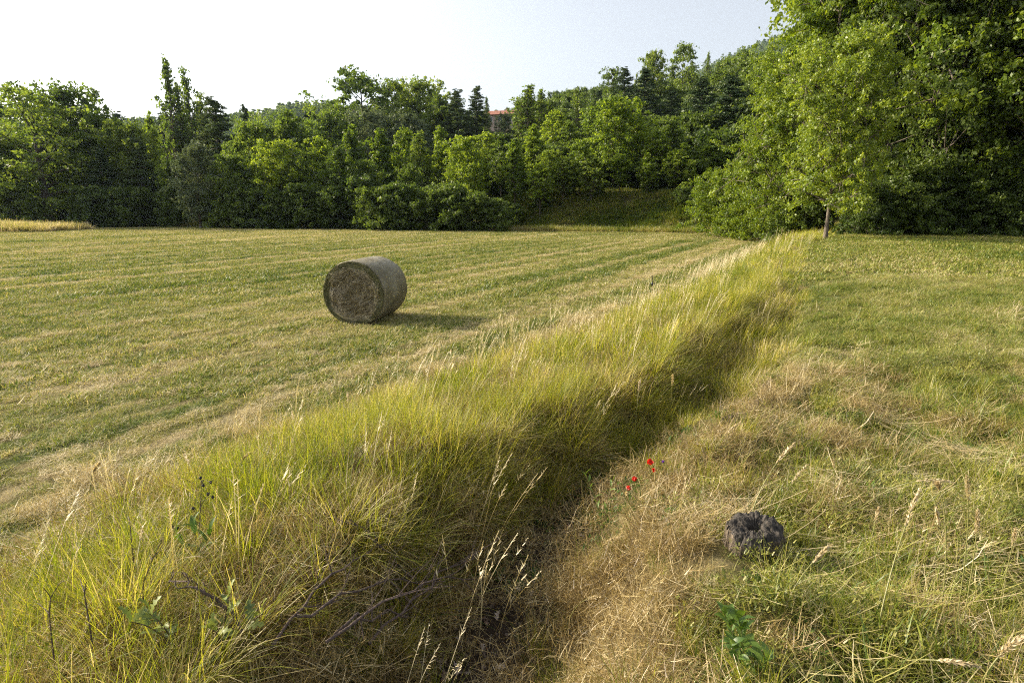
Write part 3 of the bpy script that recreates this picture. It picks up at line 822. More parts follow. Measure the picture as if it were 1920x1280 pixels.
PR['grey'] = [make_tree(9, 2.8, .12, 24, 9, 55, .60, .15, lf_grey, m_barkdark, 'round')]
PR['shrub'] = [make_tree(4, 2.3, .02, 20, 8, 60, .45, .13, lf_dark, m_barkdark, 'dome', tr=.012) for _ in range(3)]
PR['oak'] = [make_tree(10, 3.0, .19, 46, 17, 62, .34, .078, lf_oakfront, m_bark, 'round', tr=.0115, kb=6)]
PR['bigoak'] = [make_tree(16, 5.6, .10, 56, 22, 84, .60, .115, lf_oak, m_bark, 'round', tr=.016, kb=6) for _ in range(2)]
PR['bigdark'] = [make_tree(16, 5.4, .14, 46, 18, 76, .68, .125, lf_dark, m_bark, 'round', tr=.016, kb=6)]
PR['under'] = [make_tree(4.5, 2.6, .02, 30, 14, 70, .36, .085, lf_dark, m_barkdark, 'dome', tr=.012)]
PR['underoak'] = [make_tree(4.5, 2.8, .05, 30, 14, 80, .36, .078, lf_oak, m_barkdark, 'dome', tr=.012)]
PH = {'open': 10, 'broad': 10, 'broadsp': 10, 'bright': 9, 'young': 9, 'poplar': 12, 'pine': 11, 'grey': 9, 'shrub': 4, 'oak': 10, 'bigoak': 16, 'bigdark': 16, 'under': 4.5, 'underoak': 4.5}
KNAME = {'open': 'broadleaf_tree', 'broad': 'broadleaf_tree', 'broadsp': 'broadleaf_tree', 'bright': 'broadleaf_tree', 'young': 'young_tree', 'poplar': 'poplar_tree', 'pine': 'pine_tree',
         'grey': 'willow_tree', 'shrub': 'shrub', 'oak': 'oak_tree', 'bigoak': 'oak_tree', 'bigdark': 'broadleaf_tree', 'under': 'shrub', 'underoak': 'shrub'}
CATN = {'shrub': 'shrub', 'under': 'shrub', 'underoak': 'shrub'}
_cnt = {}
def plant(kind, u, vtop, depth, label, ws=1.0, group=None, H=None, x=None):
    if 1000 < u < 1340 and depth < 58 and kind != 'young': depth += 2.5
    xx = at(u, 400, depth).x if x is None else x
    z = g1(xx, depth)
    if H is None: H = at(u, vtop, depth).z - z
    i = _cnt.get(kind, 0); _cnt[kind] = i + 1
    wood, crown = PR[kind][i % len(PR[kind])]
    s = H / PH[kind]
    root = ob(KNAME[kind], None, None, (xx, depth, z - .05), (0, 0, rs.rand() * 6.28), None)
    sw = (s * .5 + .5) * ws if kind in ('poplar', 'pine', 'young') else s * ws
    root.scale = (sw, sw, s)
    root.empty_display_size = .2
    tag(root, label, CATN.get(kind, 'tree'), group)
    ob('trunk', wood, root); ob('crown', crown, root)
    return root

G = 'trees of the wood beyond the field'
TREES = [
 # kind, u, v top, distance, label, width
 ('open', 90, 172, 58, 'large spreading tree with dark forking limbs, widest of the far left wood', 1.15),
 ('broad', 155, 160, 65, 'broad tree with a tufted crown top right of the big forking tree at far left', .85),
 ('broad', 12, 186, 80, 'rounded tree rising behind at the very left edge of the photo', .9),
 ('broad', 0, 240, 58, 'pale green tree cut by the left edge of the photo at the field', .9),
 ('broad', 205, 212, 64, 'green tree in the left wood just left of the hazy gap', .8),
 ('pine', 248, 200, 88, 'dark pine top standing behind the left wood near the sky gap', 1.2),
 ('broad', 262, 232, 62, 'leafy tree in front of the dark pine top left of the poplars', .75),
 ('young', 306, 208, 74, 'thin sparse young tree in the sky gap left of the tall poplars', .7),
 ('pine', 328, 204, 84, 'small dark pine directly left of the tall poplars', 1.0),
 ('poplar', 344, 90, 72, 'tallest poplar, its thin top highest of the left half', 1.1),
 ('poplar', 381, 108, 74, 'second tall poplar with a bare spike top', .9),
 ('poplar', 362, 140, 73, 'shorter poplar between the two tallest poplars', .9),
 ('poplar', 402, 160, 76, 'short poplar on the right side of the poplar group', 1.0),
 ('pine', 428, 172, 68, 'wide greyish pine immediately right of the poplars', 1.5),
 ('pine', 205, 265, 59, 'dark narrow conifer inside the left wood right of the forking tree', 1.0),
 ('pine', 275, 250, 60, 'dark conifer column between the left wood and the poplars', 1.1),
 ('grey', 374, 268, 55, 'grey green small tree with a thin visible trunk below the poplars', .8),
 ('pine', 482, 186, 82, 'thin pine top right of the wide greyish pine', .8),
 ('broad', 448, 290, 55, 'dense low tree right of the grey green tree below the poplars', .8),
 ('broad', 492, 228, 59, 'tall leafy tree left of centre whose top is left of the hill', .7),
 ('broad', 545, 215, 68, 'dense tree just under the skyline of the wooded hill', .9),
 ('bright', 530, 262, 55, 'bright leafy tree low in the wood under the hill skyline', .9),
 ('pine', 592, 186, 100, 'small dark pine on the skyline left of centre', .9),
 ('broad', 620, 212, 78, 'rounded tree under the skyline between hill and round topped trees', .9),
 ('broadsp', 688, 134, 95, 'airy tree with an open round top high on the centre left skyline', 1.1),
 ('broadsp', 746, 150, 100, 'thin topped tree between two round skyline trees', .6),
 ('broad', 792, 150, 96, 'full rounded tree on the skyline left of the dark pine pair', .9),
 ('grey', 705, 205, 80, 'silvery grey tree below the airy round topped tree', .9),
 ('grey', 775, 212, 80, 'silvery grey tree left of the dark pine pair', .9),
 ('broad', 835, 182, 92, 'dark leafy tree leaning against the left side of the pine pair', .7),
 ('pine', 862, 160, 90, 'left and lower pine of the dark pine pair at centre', 1.35),
 ('pine', 896, 152, 96, 'right and taller pine of the dark pine pair at centre', 1.1),
 ('poplar', 915, 176, 125, 'tiny distant poplar just left of the red roofed house', .8),
 ('grey', 945, 212, 88, 'olive grey tree right below the red roofed house', .75),
 ('poplar', 986, 150, 82, 'wide poplar right of the red roofed house', 1.9),
 ('poplar', 1016, 158, 84, 'loose topped poplar right behind the wide poplar', 1.4),
 ('poplar', 1076, 158, 80, 'slim poplar standing before the far hill right of centre', 1.1),
 ('young', 610, 248, 58, 'young tree with a pointed top in the wood left of centre', 1.1),
 ('young', 642, 268, 54, 'young tree at the front of the wood below the airy skyline tree', 1.1),
 ('young', 668, 225, 62, 'slim light green young tree below the silvery grey trees', 1.0),
 ('young', 718, 240, 60, 'young tree in mid wood below the round skyline tree', 1.1),
 ('young', 766, 230, 63, 'pointed young tree with two tops below the silvery tree', .9),
 ('young', 790, 240, 60, 'light green young tree directly left of the pine pair foot', .9),
 ('young', 830, 228, 64, 'bright pointed young tree before the left dark pine', .9),
 ('young', 856, 262, 57, 'small bright young tree before the foot of the pine pair', .9),
 ('bright', 880, 255, 54, 'bushy bright tree at the field edge below the dark pine pair', .8),
 ('young', 912, 240, 62, 'pointed light green young tree below the red roofed house', .9),
 ('young', 940, 250, 57, 'young tree in the second row below the red roofed house', .9),
 ('young', 965, 252, 54, 'young tree with visible thin trunk right below the house', 1.0),
 ('young', 1002, 232, 60, 'bright young tree before the wide poplar', 1.0),
 ('young', 1040, 200, 70, 'tall bright young tree left of the slim poplar', 1.1),
 ('young', 1062, 225, 60, 'light young tree before the slim poplar', 1.0),
 ('young', 1100, 198, 68, 'young tree right of the slim poplar', 1.1),
 ('bright', 1148, 182, 55, 'largest bright yellow green tree at centre right of the wood edge', 1.05),
 ('bright', 1085, 262, 52, 'low bright tree left of the largest bright tree', .9),
 ('bright', 1030, 280, 52, 'low spreading tree on the bank left of the bright trees', .8),
 ('young', 1190, 205, 60, 'young tree touching the right side of the largest bright tree', 1.0),
 ('young', 1222, 238, 56, 'small bright young tree right of the largest bright tree', 1.0),
 ('young', 1252, 222, 57, 'pointed bright young tree before the dark pines on the right', .9),
 ('young', 1275, 262, 54, 'lowest young tree before the dark layered pines', .9),
 ('pine', 1115, 165, 104, 'dark pine top behind the largest bright tree, left one', 1.0),
 ('pine', 1160, 120, 96, 'dark tall pine of the right skyline, left of the pair', 1.4),
 ('pine', 1196, 122, 92, 'dark tall pine of the right skyline, right of the pair', 1.4),
 ('broad', 1207, 98, 112, 'leafy tree topping the skyline behind the dark right pine pair', .6),
 ('broadsp', 1138, 126, 118, 'feathery pale tree left of the dark right pine pair', .8),
 ('broadsp', 1264, 82, 125, 'tall leaning open tree highest on the right skyline', .8),
 ('poplar', 1309, 90, 150, 'slim lone poplar on the right skyline', .9),
 ('poplar', 1282, 110, 130, 'loose poplar right of the tall leaning skyline tree', 1.2),
 ('pine', 1245, 165, 90, 'dark pine below the tall leaning skyline tree', 1.3),
 ('pine', 1300, 138, 76, 'brownish dark layered pine left of the big layered conifer', 1.6),
 ('pine', 1360, 128, 62, 'big layered conifer directly left of the great bright oak', 1.55),
 ('broad', 1345, 112, 120, 'dark round tree on the skyline above the layered conifer', .9),
 ('broad', 1382, 95, 112, 'dark dense round tree on the skyline nearest the great oak', .9),
 ('broad', 1415, 98, 105, 'dark tree half hidden behind the edge of the great oak', .9),
 ('young', 1330, 250, 55, 'light young tree at the foot of the big layered conifer', 1.1),
 ('bright', 1290, 300, 50, 'bushy bright tree low on the bank before the layered pines', .7),
 ('broad', 560, 300, 56, 'dense dark green tree at the field edge left of centre', .7),
 ('broad', 770, 310, 53, 'dense low tree at the field edge below the silvery tree', .6),
 ('broad', 690, 300, 54, 'dense leafy tree at the field edge under the airy skyline tree', .7),
 ('broad', 165, 290, 61, 'low leafy tree under the tufted tree of the left wood', .7),
 ('broad', 25, 300, 61, 'low leafy tree at the left wood edge behind the straw grass', .7),
 ('broad', 330, 300, 58, 'low shaded tree under the tall poplars', .6),
 ('broad', 1000, 190, 110, 'dark tree on the slope behind the wide poplar', .9),
 ('broad', 650, 200, 90, 'dark rounded tree on the slope left of the airy skyline tree', 1.0),
 ('broad', 1060, 215, 95, 'dark tree on the slope behind the slim poplar', .9),
]
for (kd, u, v, dd, lab, ws) in TREES:
    plant(kd, u, v, dd, lab, ws, G)

SHR = [(25, 345, 55, 'at the left edge behind the straw grass'), (110, 372, 62, 'under the big forking tree'), (185, 350, 57, 'right of the forking tree trunk'),
       (255, 352, 58, 'under the dark conifer column'), (310, 362, 59, 'below the tall poplars'), (420, 352, 56, 'right of the thin grey green tree'),
       (475, 345, 55, 'below the hill skyline, left one'), (515, 355, 54, 'below the hill skyline, middle one'), (570, 345, 54, 'below the hill skyline, right one'),
       (625, 350, 53, 'below the pointed young tree left of centre'), (665, 330, 53, 'below the airy skyline tree, left one'), (710, 352, 51, 'below the airy skyline tree, right one'),
       (755, 345, 51, 'below the round skyline tree'), (800, 352, 50, 'left below the dark pine pair'), (845, 345, 50, 'right below the dark pine pair'),
       (890, 362, 49, 'below the red roofed house, left one'), (930, 372, 49, 'below the red roofed house, right one'), 
       (1280, 350, 48, 'on the bank left of the great oak'), (1330, 355, 46, 'next to the great oak branches')]
for (u, v, dd, w) in SHR:
    plant('shrub', u, v, dd, 'dark shrub at the wood edge ' + w, 1.0, 'shrubs along the wood edge')

for (u, v, dd, lab) in [(1012, 300, 52.5, 'slender sapling at the left end of the grassy bank'), (1108, 285, 53, 'sapling on the grassy bank before the largest bright tree'),
                    (1160, 270, 54, 'sapling rising from the middle of the grassy bank'), (1210, 285, 53, 'light sapling on the bank below the pointed young tree'),
                    (1262, 275, 53.5, 'sapling at the right end of the grassy bank'), (1055, 292, 53.5, 'sapling second from the left on the grassy bank')]:
    plant('young', u, v, dd, lab, .95, 'saplings on the grassy bank')
for (u, dd, H_, w) in [(1015, 51, 1.7, 'left end of the grassy bank'), (1065, 53, 1.3, 'second on the grassy bank from the left'), (1120, 51.5, 1.0, 'low on the bank below the largest bright tree'),
                   (1172, 54, 1.6, 'high on the bank right of the largest bright tree'), (1215, 51, 1.2, 'in the middle of the grassy bank'), (1248, 53, 2.0, 'on the bank below the dark layered pines'),
                   (1300, 51, 1.5, 'on the bank left of the drooping oak bushes'), (960, 52, 1.9, 'where the grassy bank begins beside the dark shrubs')]:
    plant('shrub', u, 0, dd, 'small bush ' + w, 1.0, 'small bushes on the grassy bank', H=H_)
# right hand wood
GR = 'trees of the right hand wood'
plant('oak', 1553, 55, 25.0, 'bright small oak with a bare lower trunk at the corner of the two fields', .9, GR)
plant('bigoak', 1552, -190, 33.5, 'narrow tall oak on the left side of the great oak, its edge against the sky', .52, GR)
plant('bigoak', 1625, -230, 33, 'great bright oak whose crown leaves the top of the photo', .82, GR)
plant('bigoak', 1690, -330, 35, 'tall oak filling the top right behind the small oak', 1.0, GR)
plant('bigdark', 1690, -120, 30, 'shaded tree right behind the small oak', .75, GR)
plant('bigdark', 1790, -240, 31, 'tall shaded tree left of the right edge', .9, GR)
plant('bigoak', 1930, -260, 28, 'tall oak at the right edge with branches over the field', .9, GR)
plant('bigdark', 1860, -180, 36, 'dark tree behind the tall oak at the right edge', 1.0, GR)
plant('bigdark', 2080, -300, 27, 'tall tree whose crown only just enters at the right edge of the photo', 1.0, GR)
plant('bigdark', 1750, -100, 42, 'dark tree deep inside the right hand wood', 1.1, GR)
plant('bigoak', 1480, 90, 33, 'rounded oak crown behind the left side of the small bright oak', .85, GR)
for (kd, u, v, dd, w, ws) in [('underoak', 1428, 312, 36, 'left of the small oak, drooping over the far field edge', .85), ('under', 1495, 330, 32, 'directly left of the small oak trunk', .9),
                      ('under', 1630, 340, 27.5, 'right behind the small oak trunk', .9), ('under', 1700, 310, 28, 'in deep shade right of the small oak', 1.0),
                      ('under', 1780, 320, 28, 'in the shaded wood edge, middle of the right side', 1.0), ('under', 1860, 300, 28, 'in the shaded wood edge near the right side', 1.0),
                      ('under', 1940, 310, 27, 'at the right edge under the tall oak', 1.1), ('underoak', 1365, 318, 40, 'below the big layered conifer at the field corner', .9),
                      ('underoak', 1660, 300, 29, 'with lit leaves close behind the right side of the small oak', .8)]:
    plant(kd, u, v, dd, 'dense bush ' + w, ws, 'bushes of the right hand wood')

# far wood on the hills
c_far = proto_collection('far_tree', [mesh_np('far_tree', *leaves(np.array([[0, 0, 3.5], [.8, 0, 5.0], [-.5, .5, 5.6], [0, -.4, 7.4], [.1, .2, 8.8]]), 60, np.array([2.6, 2.0, 1.9, 1.3, .8]), .5, .9)[:2], lf_broad,
                                               {'tint': rs.rand(5 * 60 * 4)}) for _ in range(3)])
def on_hill(V, n, seed):
    i = rs.randint(0, len(V), n); P = V[i] + rs.randn(n, 3) * np.array([2.5, 2.5, 0]); return P
Vh = hillA[(hillA[:, 1] < 530) & (hillA[:, 2] > 25)]
Pn = on_hill(Vh, 9000, 1); n = len(Pn); Pn[:, 2] -= 1
scatter('hill_wood', 'wood covering the nearer distant hill, seen as one mass', 'wood', c_far, Pn, np.stack([0 * Pn[:, 0], 0 * Pn[:, 0], rs.rand(n) * 6], 1), .9 + .6 * rs.rand(n), rs.randint(0, 3, n), rs.rand(n))
Vh = hillB[(hillB[:, 1] < 1290) & (hillB[:, 2] > 150) & (hillB[:, 0] < 1100)]
Pn = on_hill(Vh, 8000, 2) + rs.randn(8000, 3) * np.array([6, 6, 0]); n = len(Pn); Pn[:, 2] -= 1
scatter('ridge_wood', 'wood covering the far blue ridge, seen as one mass', 'wood', c_far, Pn, np.stack([0 * Pn[:, 0], 0 * Pn[:, 0], rs.rand(n) * 6], 1), 1.1 + .8 * rs.rand(n), rs.randint(0, 3, n), rs.rand(n))
# undergrowth filling the slope between the named trees
n = 1500
x = rs.rand(n) * 150 - 75; y = edge_y(x) + 8 + rs.rand(n) * 110
k = (np.abs(x) < y * 1.05) & ~((np.abs(x - at(940, 215, 158).x) < 12) & (y > 135)) & ~((np.abs(x + 2.9 * y / 156) < 4.5) & (y > 85)); x, y = x[k], y[k]; n = len(x)
c_bush = proto_collection('bush', [m_[1] for m_ in PR['shrub']])
scatter('slope_undergrowth', 'dense undergrowth filling the wooded slope between the trees', 'undergrowth', c_bush, np.stack([x, y, gh(x, y) - .3], 1),
        np.stack([0 * x, 0 * x, rs.rand(n) * 6], 1), np.stack([.8 + .5 * rs.rand(n), .8 + .5 * rs.rand(n), (.6 + .5 * rs.rand(n)) * (1 + .7 * sst(75, 110, y))], 1), rs.randint(0, 3, n), rs.rand(n))
n = 70
x = 20 + rs.rand(n) * 50; y = 36 + rs.rand(n) * 30
scatter('wood_undergrowth', 'dark undergrowth deep inside the right hand wood', 'undergrowth', c_bush, np.stack([x, y, gh(x, y) - .3], 1),
        np.stack([0 * x, 0 * x, rs.rand(n) * 6], 1), 1.0 + .9 * rs.rand(n), rs.randint(0, 3, n), rs.rand(n))

# ------------------------------------------------------------------ house on the slope
def simple_mat(name, col, rough=.8, sc=None, c2=None, bump=.3):
    m, nt, N, L = new_mat(name)
    p = N.new('ShaderNodeBsdfPrincipled'); p.inputs['Roughness'].default_value = rough
    if sc:
        tc = N.new('ShaderNodeTexCoord'); n = N.new('ShaderNodeTexNoise'); n.inputs['Scale'].default_value = sc; n.inputs['Detail'].default_value = 6
        L.new(tc.outputs['Object'], n.inputs['Vector'])
        r = ramp(N, [(.3, col), (.7, c2 or col)]); L.new(n.outputs['Fac'], r.inputs[0]); L.new(r.outputs[0], p.inputs['Base Color'])
        b = N.new('ShaderNodeBump'); b.inputs['Strength'].default_value = bump; b.inputs['Distance'].default_value = .02
        L.new(n.outputs['Fac'], b.inputs['Height']); L.new(b.outputs[0], p.inputs['Normal'])
    else:
        p.inputs['Base Color'].default_value = (*col, 1)
    o = N.new('ShaderNodeOutputMaterial'); L.new(p.outputs[0], o.inputs[0])
    return m
m_wall = simple_mat('stone_wall', (.26, .2, .17), .9, 3, (.4, .33, .28))
m_roof = simple_mat('red_roof_tiles', (.20, .075, .045), .8, 2, (.33, .13, .08))
m_pane = simple_mat('window_glass', (.05, .07, .09), .15)
m_white = simple_mat('white_frame', (.6, .6, .58), .6)

def boxv(x0, x1, y0, y1, z0, z1):
    V = [(x0, y0, z0), (x1, y0, z0), (x1, y1, z0), (x0, y1, z0), (x0, y0, z1), (x1, y0, z1), (x1, y1, z1), (x0, y1, z1)]
    F = [(0, 3, 2, 1), (4, 5, 6, 7), (0, 1, 5, 4), (1, 2, 6, 5), (2, 3, 7, 6), (3, 0, 4, 7)]
    return V, F
def boxmesh(name, mat, *b):
    V, F = boxv(*b); return mesh_py(name, V, F, mat)
hp = at(942, 219, 156)
house = ob('house', None, None, (hp.x, 156, hp.z), (0, 0, R(-12)))
tag(house, 'small stone house with a low red tiled roof showing among the trees', 'house')
hz0 = g1(hp.x, 156) - hp.z - 1
ob('wall', boxmesh('wall', m_wall, -4.2, 4.2, -3, 3, hz0, .2), house)
V = [(-4.8, -3.6, .05), (4.8, -3.6, .05), (4.8, 3.6, .05), (-4.8, 3.6, .05), (-3.2, 0, 1.5), (3.2, 0, 1.5)]
F = [(0, 1, 5, 4), (1, 2, 5), (2, 3, 4, 5), (3, 0, 4), (0, 3, 2, 1)]
rf = ob('roof', mesh_py('roof', V, F, m_roof), house)
ob('chimney', boxmesh('chimney', m_wall, .8, 1.4, .2, .8, .9, 2.1), rf)
for wx in (-2.4, 0, 2.6):
    wo = ob('window', boxmesh('window', m_white, wx - .5, wx + .5, -3.06, -2.99, -1.7, -.4), house)
    ob('pane', boxmesh('pane', m_pane, wx - .42, wx + .42, -3.08, -3.05, -1.62, -.48), wo)

# ------------------------------------------------------------------ hay bale
def bale():
    D, Lb = 1.17, 1.12
    r = D / 2
    c = at(663, 548, 10.08)
    ax = R(11)                      # axis runs away, a little to the right
    gz = g1(c.x + .15, c.y + .55)
    root = ob('hay_bale', None, None, (c.x, c.y, gz + r - .03), (0, 0, -ax))
    tag(root, 'round hay bale wrapped in pale net lying alone on the mown field', 'hay bale')
    # local frame: Y = axis, face at y=0, far end at y=Lb
    m, nt, N, L = new_mat('net_wrap')
    tc = N.new('ShaderNodeTexCoord'); mp = N.new('ShaderNodeMapping'); mp.inputs['Scale'].default_value = (5, 14, 5)
    L.new(tc.outputs['Object'], mp.inputs[0])
    n = N.new('ShaderNodeTexNoise'); n.inputs['Scale'].default_value = 6; n.inputs['Detail'].default_value = 10; n.inputs['Roughness'].default_value = .85
    L.new(mp.outputs[0], n.inputs['Vector'])
    n2 = N.new('ShaderNodeTexNoise'); n2.inputs['Scale'].default_value = 1.6; n2.inputs['Detail'].default_value = 4
    L.new(tc.outputs['Object'], n2.inputs['Vector'])
    ad = N.new('ShaderNodeMath'); ad.operation = 'ADD'; L.new(n.outputs['Fac'], ad.inputs[0])
    m5 = N.new('ShaderNodeMath'); m5.operation = 'MULTIPLY_ADD'; L.new(n2.outputs['Fac'], m5.inputs[0]); m5.inputs[1].default_value = .6; m5.inputs[2].default_value = -.3
    L.new(m5.outputs[0], ad.inputs[1])
    rr = ramp(N, [(.28, (.05, .045, .025)), (.5, (.19, .165, .10)), (.72, (.42, .40, .32))]); L.new(ad.outputs[0], rr.inputs[0])
    p = N.new('ShaderNodeBsdfPrincipled'); p.inputs['Roughness'].default_value = .6; p.inputs['Specular IOR Level'].default_value = .3
    L.new(rr.outputs[0], p.inputs['Base Color'])
    b = N.new('ShaderNodeBump'); b.inputs['Strength'].default_value = .7; b.inputs['Distance'].default_value = .02
    L.new(n.outputs['Fac'], b.inputs['Height']); L.new(b.outputs[0], p.inputs['Normal'])
    o = N.new('ShaderNodeOutputMaterial'); L.new(p.outputs[0], o.inputs[0])
    na = 120
    prof = [(.0, r * .955), (.015, r * .985), (.05, r)] + [(t, r * (1 + .004 * math.sin(t * 40))) for t in np.linspace(.12, Lb - .12, 14)] + [(Lb - .05, r), (Lb - .015, r * .985), (Lb, r * .955)]
    an = np.arange(na) * 2 * PI / na
    V = []
    for (yy, q) in prof:
        wob = 1 + .008 * np.sin(an * 3 + 1) + .005 * np.sin(an * 7 + yy * 3) + .004 * rs.randn(na)
        zz = np.sin(an) * q * wob
        zz = np.maximum(zz, -r + .035)     # sits slightly flattened
        V.append(np.stack([np.cos(an) * q * wob, np.full(na, yy), zz], 1))
    V = np.concatenate(V); k = len(prof)
    i = np.arange(k - 1)[:, None] * na; j = np.arange(na)[None]; j2 = (j + 1) % na
    F = np.stack([i + j, i + j2, i + na + j2, i + na + j], -1).reshape(-1, 4)
    ob('net_wrapped_side', mesh_np('net_wrapped_side', V, F, m, None, True), root)
    m_hay = simple_mat('packed_hay', (.035, .026, .014), .95, 18, (.13, .095, .05), 1.0)
    m_haydark = plant_mat('green_hay_strands', [(0, (.05, .055, .02)), (1, (.20, .19, .085))], .15, .02, inst=False)
    m_haylight = plant_mat('brown_hay_strands', [(0, (.10, .08, .042)), (.6, (.26, .22, .13)), (1, (.54, .48, .33))], .15, .02, inst=False)
    for (yy, sgn, nm) in ((.012, -1, 'end_face'), (Lb - .012, 1, 'end_face')):
        nr, nn = 40, 96
        q = np.linspace(0.001, r * .965, nr)[:, None]; a = (np.arange(nn) * 2 * PI / nn)[None]
        X = q * np.cos(a); Z = q * np.sin(a)
        hgt = .10 * (fbm(X + 5, Z + 5, .16, 7) - .5) * sst(r * .98, r * .8, q) + .02 * sst(0, r * .6, q) * sst(r, r * .8, q)
        Yv = yy + sgn * hgt
        V = np.stack([X, Yv, np.maximum(Z, -r + .035)], -1).reshape(-1, 3)
        i = np.arange(nr - 1)[:, None] * nn; j = np.arange(nn)[None]; j2 = (j + 1) % nn
        F = np.stack([i + j, i + j2, i + nn + j2, i + nn + j], -1).reshape(-1, 4)
        ob(nm, mesh_np(nm, V, F, m_hay, None, True), root)
    # strands: arcs that follow the winding, wild folds inside
    def strands(n, rmin, rmax, wild, w, mat, name, tint):
        A = Acc()
        for _ in range(n):
            q = math.sqrt(rmin ** 2 + rs.rand() * (rmax ** 2 - rmin ** 2)); a0 = rs.rand() * 2 * PI
            ln = (.06 + .2 * rs.rand()); seg = 5
            a = a0; px = q * math.cos(a); pz = q * math.sin(a); pts = []
            sw = (fbm(np.array([px * 2.0 + 3]), np.array([pz * 2.0 + 9]), .5, 77)[0] - .5) * wild
            hd = a0 + PI / 2 + sw + rs.randn() * (.15 + wild * .06)
            cu = ln / q * (1 - min(1, wild * .12)) + rs.randn() * wild * .12
            for t in range(seg + 1):
                pts.append((px, pz)); px += math.cos(hd) * ln / seg; pz += math.sin(hd) * ln / seg; hd += cu / seg
            pts = np.array(pts)
            pts = pts * np.minimum(1, (r * .975) / (np.hypot(pts[:, 0], pts[:, 1]) + 1e-6))[:, None]
            hh = .10 * (fbm(pts[:, 0] + 5, pts[:, 1] + 5, .16, 7) - .5) * sst(r * .98, r * .8, np.hypot(pts[:, 0], pts[:, 1])) + .02
            off = .012 - hh - .004 - .02 * rs.rand() - .015 * np.sin(np.linspace(0, PI, seg + 1)) * rs.rand()
            P = np.stack([pts[:, 0], off, np.maximum(pts[:, 1], -r + .03)], 1)
            d = np.gradient(pts, axis=0); d /= np.linalg.norm(d, axis=1)[:, None] + 1e-9
            sd = np.stack([-d[:, 1], np.zeros(seg + 1) + rs.randn() * .4, d[:, 0]], 1) * w * (.6 + .8 * rs.rand()) / 2
            V = np.concatenate([P - sd, P + sd]); F = [[i, i + 1, i + seg + 2, i + seg + 1] for i in range(seg)]
            A.add(V, F, tint())
        o2 = ob(name, A.mesh(name, mat), root); o2['kind'] = 'stuff'
        return o2
    strands(2600, r * .80, r * .975, .5, .006, m_haydark, 'outer_hay_layer', lambda: rs.rand())
    strands(900, r * .70, r * .82, .5, .007, m_haylight, 'winding_hay', lambda: .45 + .5 * rs.rand())
    strands(3600, .03, r * .78, 5.5, .006, m_haylight, 'core_hay', lambda: min(1, max(0, .35 + .28 * rs.randn())))
    # loose ends standing out of the net wrap
    n = 900; a = rs.rand(n) * 2 * PI; yy = rs.rand(n) * Lb
    P = np.stack([np.cos(a) * r * .995, yy, np.maximum(np.sin(a) * r * .995, -r + .04)], 1)
    nr_ = np.stack([np.cos(a), np.zeros(n), np.sin(a)], 1)
    dr = nr_ * (.15 + .5 * rs.rand(n))[:, None] + rand_dir(n) * .8; dr -= nr_ * np.minimum(0, (dr * nr_).sum(1))[:, None]
    dr /= np.linalg.norm(dr, axis=1)[:, None]; sd = np.cross(dr, nr_ + .2 * rand_dir(n)); sd /= np.linalg.norm(sd, axis=1)[:, None] + 1e-9
    ln = (.015 + .05 * rs.rand(n))[:, None]
    A = Acc(); A.add(np.stack([P - sd * .002, P + sd * .002, P + dr * ln + sd * .001, P + dr * ln - sd * .001], 1).reshape(-1, 3), np.arange(n * 4).reshape(n, 4), np.repeat(.3 + .7 * rs.rand(n), 4))
    o2 = ob('loose_ends', A.mesh('loose_ends', m_haylight), root); o2['kind'] = 'stuff'
    # wisps hanging round the rim
    n = 700; a = rs.rand(n) * 2 * PI
    A = Acc()
    P = np.stack([np.cos(a) * r * .97, .01 + .03 * rs.rand(n), np.maximum(np.sin(a) * r * .97, -r + .04)], 1)
    dr = np.stack([np.cos(a) * .35 + .4 * rs.randn(n), -.8 - .3 * rs.rand(n), np.sin(a) * .35 + .4 * rs.randn(n)], 1)
    dr /= np.linalg.norm(dr, axis=1)[:, None]
    sd = np.cross(dr, np.array([.3, .2, 1.0])); sd /= np.linalg.norm(sd, axis=1)[:, None]
    ln = (.02 + .05 * rs.rand(n))[:, None]; wd = .0025
    V = np.stack([P - sd * wd, P + sd * wd, P + dr * ln + sd * wd * .3, P + dr * ln - sd * wd * .3], 1).reshape(-1, 3)
    A.add(V, np.arange(n * 4).reshape(n, 4), np.repeat(rs.rand(n), 4))
    o2 = ob('rim_wisps', A.mesh('rim_wisps', m_haydark), root); o2['kind'] = 'stuff'
bale()

